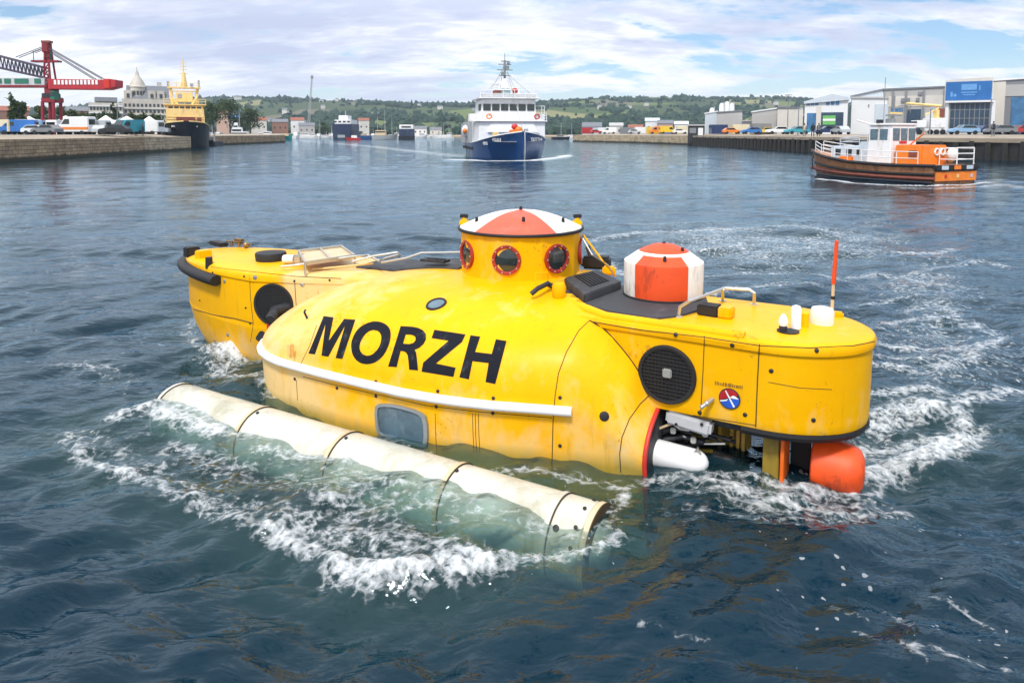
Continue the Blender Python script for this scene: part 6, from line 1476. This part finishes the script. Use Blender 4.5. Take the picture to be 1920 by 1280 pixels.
for u0, u1, v, D, m, rf_, l in far_houses:
    r = block('house', l, u0, u1, v, D, 10, m, zb=1.0); a, b = P(u0, v, D), P(u1, v, D); w_ = (b.x - a.x) / 2 * CT[r.name]; h = a.z - 1.0
    MB().loft([[(x, -.3, h), (x, 5, h + min(2.2, w_ * .5)), (x, 10.3, h)] for x in (-w_ - .25, w_ + .25)]).build('roof', M[rf_], r, smooth=0)
    k = max(2, int(w_ * 2 / 3))
    for i in range(k): MB().box((-w_ + (i + .5) * 2 * w_ / k, -.04, h * .6), (.9, .1, 1.2)).build('window', M['glass'], r, smooth=0)
# domed hotel and apartment block on the left
def win_grid(root, W_, z0, z1, nx, nz, y=-.06, sx=.55, sz=.5, x0=0):
    o = None
    for j in range(nz):
        for i in range(nx):
            c = (x0 - W_ / 2 + (i + .5) * W_ / nx, y, z0 + (j + .5) * (z1 - z0) / nz)
            if o is None: o = c_ = MB().box((0, 0, 0), (W_ / nx * sx, .2, (z1 - z0) / nz * sz)).build('window', M['glass'], root, smooth=0)
            else: c_ = o.copy(); col.objects.link(c_); c_.parent = root
            c_.location = c
def band(root, W_, zs, m, d=.5): 
    for z in zs: MB().box((0, -d / 2, z), (W_, d, .5)).build('balcony', m, root, smooth=0)
DH = 330; r = block('domed_hotel', 'grey stone hotel with a pointed dome behind the quay', 229, 318, 186, DH, 25, 'chat', zb=2)
u2m = DH / F * CT[r.name]
W_ = 89 * u2m; win_grid(r, W_ * .94, 1.5, 15.5, 11, 5)
band(r, W_ * 1.0, (4.2, 7.0, 9.8, 12.6), M['bcream'], .6)
MB().loft([[(x, 0, 17.0), (x, 4, 23.5), (x, 20, 23.5), (x, 25, 17.0)] for x in (-W_ / 2 + 2, W_ / 2)]).build('roof', M['slate'], r, smooth=0)
cxm = (259 - 273.5) * u2m
tw_ = MB(); tw_.lathe([(3.3, 14), (3.3, 22.6), (3.7, 22.8), (3.3, 23.2), (3.1, 24.4), (2.5, 25.6), (1.9, 26.6), (1.4, 27.4), (1.0, 28.2), (.8, 28.8), (.7, 29.6), (.3, 30.4), (.1, 32.2)], 20, (cxm, 4, 0)); tw_.build('dome_tower', M['chat'], r)
for k in range(5): a = R(-90 - 50 + 25 * k); MB().box((cxm + 3.3 * math.cos(a), 4 + 3.3 * math.sin(a), 20), (.9, .5, 1.8), rz=a + R(90)).build('window', M['glass'], r, smooth=0)
for u in (241, 285, 302): MB().box(((u - 273.5) * u2m, 1.5, 19), (3.4, 3, 4.0)).build('gable', M['chat'], r, bevel=.2); MB().box(((u - 273.5) * u2m, -.1, 18.6), (1.2, .3, 1.8)).build('window', M['glass'], r, smooth=0)
MB().box((W_ / 2 - 4, 8, 24), (2, 2, 3)).build('chimney', M['chat'], r)
r = block('apartment_block', 'low grey apartment block with white balconies left of the domed hotel', 166, 230, 193, 310, 18, 'chat', zb=2); W2 = 64 * 310 / F * CT[r.name]
win_grid(r, W2 * .95, 1, 13.5, 10, 4); band(r, W2, (3.8, 6.9, 10.0, 13.0), M['bwhite'], .8); MB().b2((-W2 * .32, 2, 15), (W2 * .35, 14, 17)).build('penthouse', M['bdgrey'], r, bevel=.1)

# ================================================================== STREET FURNITURE, PEOPLE
def lamp(u, D, vt, label, heads=2, m='bdgrey'):
    p = P(u, 250, D); r = thing('street_lamp' if heads < 4 else 'floodlight_mast', label, 'lamp', (p.x, D, 2.7)); h = 3 + (250 - vt) / F * D - 2.7
    MB().cyl((0, 0, 0), (0, 0, h), .12, .07, 8).build('pole', M[m], r)
    for k in range(heads): a = 2 * math.pi * k / heads; MB().box((.45 * math.cos(a), .45 * math.sin(a), h - .1 - .35 * (k % 2)), (.5, .35, .18), rz=a).build('lamp_head', M['lightgrey'], r)
    return r
lamp(1476, 138, 178, 'tall floodlight mast with a cluster of lamps above the white saloon', 6); lamp(1496, 126, 203, 'street lamp with a white head left of the small workshop', 2); lamp(1855, 108, 186, 'thin lamp post by the corner of the blue fronted building', 1); lamp(1743, 104, 205, 'thin lamp post in front of the yellow boom lift', 1)
lamp(222, 118, 196, 'slim lamp post on the left quay below the domed hotel', 2)
lc = thing('lattice_crane', 'slender grey lattice crane leaning above the far shore', 'crane', (P(577, 250, 520).x, 520, 1)); top_ = P(585, 145, 520) - lc.location; mb = MB()
for dx, dy in ((-.8, -.8), (.8, -.8), (.8, .8), (-.8, .8)): mb.tube([(dx, dy, 0), (top_.x + dx * .35, dy * .35, top_.z)], .13, 5)
for k in range(26):
    f, g_ = k / 26, (k + 1) / 26; w0, w1 = .8 - .52 * f, .8 - .52 * g_
    mb.tube([(top_.x * f - w0, -w0, top_.z * f), (top_.x * g_ + w1, -w1, top_.z * g_)], .08, 4)
mb.build('lattice_mast', M['grey'], lc); MB().box((top_.x, 0, top_.z), (1.6, 1.2, 2.4)).build('mast_head', M['bdgrey'], lc); MB().box((0, 0, 2), (4, 4, 4)).build('machine_house', M['bdgrey'], lc, bevel=.2)
def person(u, D, label, top, leg, zb=2.75, lean=0.0):
    p = P(u, 250, D); r = thing('person', label, 'person', (p.x, D, zb), random.uniform(-1, 1))
    me = bpy.data.meshes.new('body'); V = [(0, 0, .92), (0, 0, 1.2), (0, .0, 1.45), (0, 0, 1.55), (0, .02, 1.66), (.1, 0, .88), (.12, .05, .48), (.13, 0, .05), (.13, .14, .03), (-.1, 0, .88), (-.13, -.04, .48), (-.14, -.1, .05), (-.14, .04, .03), (.2, 0, 1.42), (.27, .02, 1.12), (.27, .12, .88), (-.2, 0, 1.42), (-.27, -.02, 1.12), (-.26, .08, .88)]
    Ed = [(0, 1), (1, 2), (2, 3), (3, 4), (0, 5), (5, 6), (6, 7), (7, 8), (0, 9), (9, 10), (10, 11), (11, 12), (2, 13), (13, 14), (14, 15), (2, 16), (16, 17), (17, 18)]
    rad = [.15, .15, .14, .055, .10, .10, .07, .05, .04, .10, .07, .05, .04, .07, .05, .035, .07, .05, .035]
    me.from_pydata(V, Ed, []); o = bpy.data.objects.new('body', me); col.objects.link(o); o.parent = r
    sk = o.modifiers.new('skin', 'SKIN'); 
    for i, v in enumerate(me.skin_vertices[0].data): v.radius = (rad[i], rad[i]); v.use_root = (i == 0)
    o.modifiers.new('sub', 'SUBSURF').render_levels = 1; me.materials.append(leg)
    j = MB(); j.loft([[(.20 * math.cos(t) * s, .14 * math.sin(t) * s, z) for t in [2 * math.pi * k / 12 for k in range(12)]] for z, s in ((.85, 1.0), (1.15, .98), (1.40, 1.05), (1.5, .5))]); j.build('jacket', top, r)
    MB().ball((0, .02, 1.68), (.085, .10, .12), 10, 8).build('head', M['skin'], r); MB().ball((0, -.01, 1.72), (.09, .10, .09), 10, 6).build('hair', M['black'], r)
    return r
M['skin'] = simple('skin', (.45, .27, .19), .6)
M['cloth_dark'] = simple('dark_cloth', (.02, .022, .03), .9); M['cloth_red'] = simple('red_cloth', (.4, .04, .05), .9); M['cloth_grey'] = simple('grey_cloth', (.18, .18, .19), .9); M['cloth_tan'] = simple('tan_cloth', (.5, .42, .33), .9)
for a in [(1524, 92, 'person in dark clothes standing on the timber quay edge', 'cloth_dark', 'cloth_dark', 2.55), (1535, 93, 'person in a grey jacket beside the one in dark clothes on the timber quay', 'cloth_grey', 'cloth_dark', 2.55), (1508, 96, 'person in a tan top left of the two on the timber quay', 'cloth_tan', 'cloth_grey', 2.55),
          (256, 108, 'person in a red jacket on the stone quay', 'cloth_red', 'cloth_dark', 2.6), (268, 107, 'person in dark clothes on the stone quay near the last white van', 'cloth_dark', 'cloth_dark', 2.6), (1862, 82, 'person in dark clothes on the right quay below the lamp post', 'cloth_dark', 'cloth_grey', 2.6)]:
    person(a[0], a[1], a[2], M[a[3]], M[a[4]], a[5])

# ================================================================== TREES
def tree(name, label, u, D, vt, wpx, zb, seed, tall=False, group=None):
    rg = np.random.default_rng(seed); p = P(u, 250, D); r = thing(name, label, 'tree', (p.x, D, zb), 0, group); h = 3 + (250 - vt) / F * D - zb; wr = wpx / F * D / 2
    mb = MB(); mb.tube([(0, 0, -.3), (.1, 0, h * .4), (0, .1, h * .8)], .2, 7, rs=[.05 * h * .5, .03 * h * .5, .01 * h * .5])
    for k in range(5): a = k * 1.26; mb.tube([(0, 0, h * (.25 + .1 * k)), (wr * .6 * math.cos(a), wr * .6 * math.sin(a), h * (.45 + .1 * k))], .1, 5, rs=[.12, .03])
    mb.build('trunk', M['bark'], r)
    n = 900 if D < 250 else 1700; V = []; Fc = []
    cl = [(rg.normal() * .38 * wr, rg.normal() * .38 * wr, (.32 + .6 * rg.random()) * h) for _ in range(11)]
    for k in range(n):
        c = cl[k % 11]; f = (c[2] / h); sp_ = wr * (.55 if not tall else .42) * (1.25 - .75 * f)
        q = np.array(c) * [1 - .4 * f, 1 - .4 * f, 1] + rg.normal(size=3) * [sp_ * .7, sp_ * .7, h * .06]; q[2] = min(q[2], h * (1.0 + .03 * rg.normal()))
        if q[2] < h * .12: continue
        s = (.22 + .25 * rg.random()) * max(.6, wr * .16); d = rg.normal(size=(3, 3)) * s; b_ = len(V); V += [tuple(q + d[0]), tuple(q + d[1]), tuple(q + d[2]), tuple(q - d[0] * .6)]; Fc += [(b_, b_ + 1, b_ + 2), (b_ + 1, b_ + 2, b_ + 3)]
    me = bpy.data.meshes.new('crown'); me.from_pydata(V, [], Fc); me.materials.append(M['leaf']); o = bpy.data.objects.new('crown', me); col.objects.link(o); o.parent = r; return r
TG = 'trees behind the left quay'
for i, (u, D, vt, w_, l, tl) in enumerate([(27, 150, 180, 22, 'tall pale conifer behind the blue vans', True), (43, 152, 193, 16, 'shorter conifer right of the tall one', True), (76, 170, 200, 26, 'round green tree left of the crane tower', False), (118, 170, 193, 26, 'green tree right of the crane legs', False), (138, 180, 203, 24, 'low bushy tree in front of the brick terrace', False), (160, 180, 208, 22, 'first small tree in front of the apartment block', False), (178, 185, 206, 22, 'second small tree in front of the apartment block', False), (196, 180, 207, 22, 'third small tree in front of the apartment block', False), (214, 185, 196, 18, 'slim dark tree at the corner of the domed hotel', True), (248, 190, 212, 22, 'low tree in front of the domed hotel', False), (270, 190, 214, 26, 'wide low tree under the dome', False), (296, 190, 212, 22, 'low tree left of the yellow ship', False), (400, 330, 192, 46, 'large dark tree right of the yellow ship', False), (432, 340, 188, 46, 'tallest of the dark trees above the white yacht', False), (470, 345, 200, 40, 'third dark tree above the far shore', False), (608, 440, 228, 22, 'small tree left of the dark blue ferry', False)]):
    tree('tree', l, u, D, vt, w_, 2.5 if D < 300 else 1.5, 100 + i, tl, TG)

rr = block('warehouse', 'slate blue lean-to roof rising above the plain white wall', 1596, 1655, 182, D2 + 8, 20, 'palegrey', vt1=170, roof='slate')

# scattered farmhouses on the hillside
rg_ = random.Random(8); fh0 = None; nh = 0
while nh < 26:
    y = rg_.uniform(760, 1500); x = rg_.uniform(-.42, .42) * y; z = float(hill_h(np.array([x]), np.array([y]))[0])
    if fh0 is None:
        fh0 = o = thing('farmhouse', 'small white house on the wooded hillside beyond the harbour', 'house', (x, y, z), 0, 'white houses on the hillside')
        MB().b2((-6, -4, -3), (6, 4, 6)).build('wall', M['bcream'], o, smooth=0); MB().loft([[(sx, -4.5, 6), (sx, 0, 9.5), (sx, 4.5, 6)] for sx in (-6.4, 6.4)]).build('roof', M['slate'], o, smooth=0)
    else: o = copy_tree(fh0)
    o.location = (x, y, z + 1.5); o.rotation_euler = (0, 0, rg_.uniform(-.6, .6)); k = rg_.uniform(.45, .8); o.scale = (k * rg_.uniform(.8, 1.6), k, k); nh += 1

# ================================================================== HAZE
hzm = bpy.data.materials.new('harbour_haze'); hzm.use_nodes = True; t_ = hzm.node_tree; t_.nodes.clear()
pv = N(t_, 'ShaderNodeVolumePrincipled', i_Density=0.00016); pv.inputs['Color'].default_value = (.72, .87, 1.0, 1); pv.inputs['Anisotropy'].default_value = 0.2
ho_ = N(t_, 'ShaderNodeOutputMaterial'); lk(t_, pv.outputs[0], ho_.inputs['Volume'])
hz_b = MB().b2((-2560, -80, -6), (2560, 2250, 100)).build('haze', hzm, smooth=0); tag(hz_b, 'thin pale blue haze over the harbour', 'haze', kind='stuff')
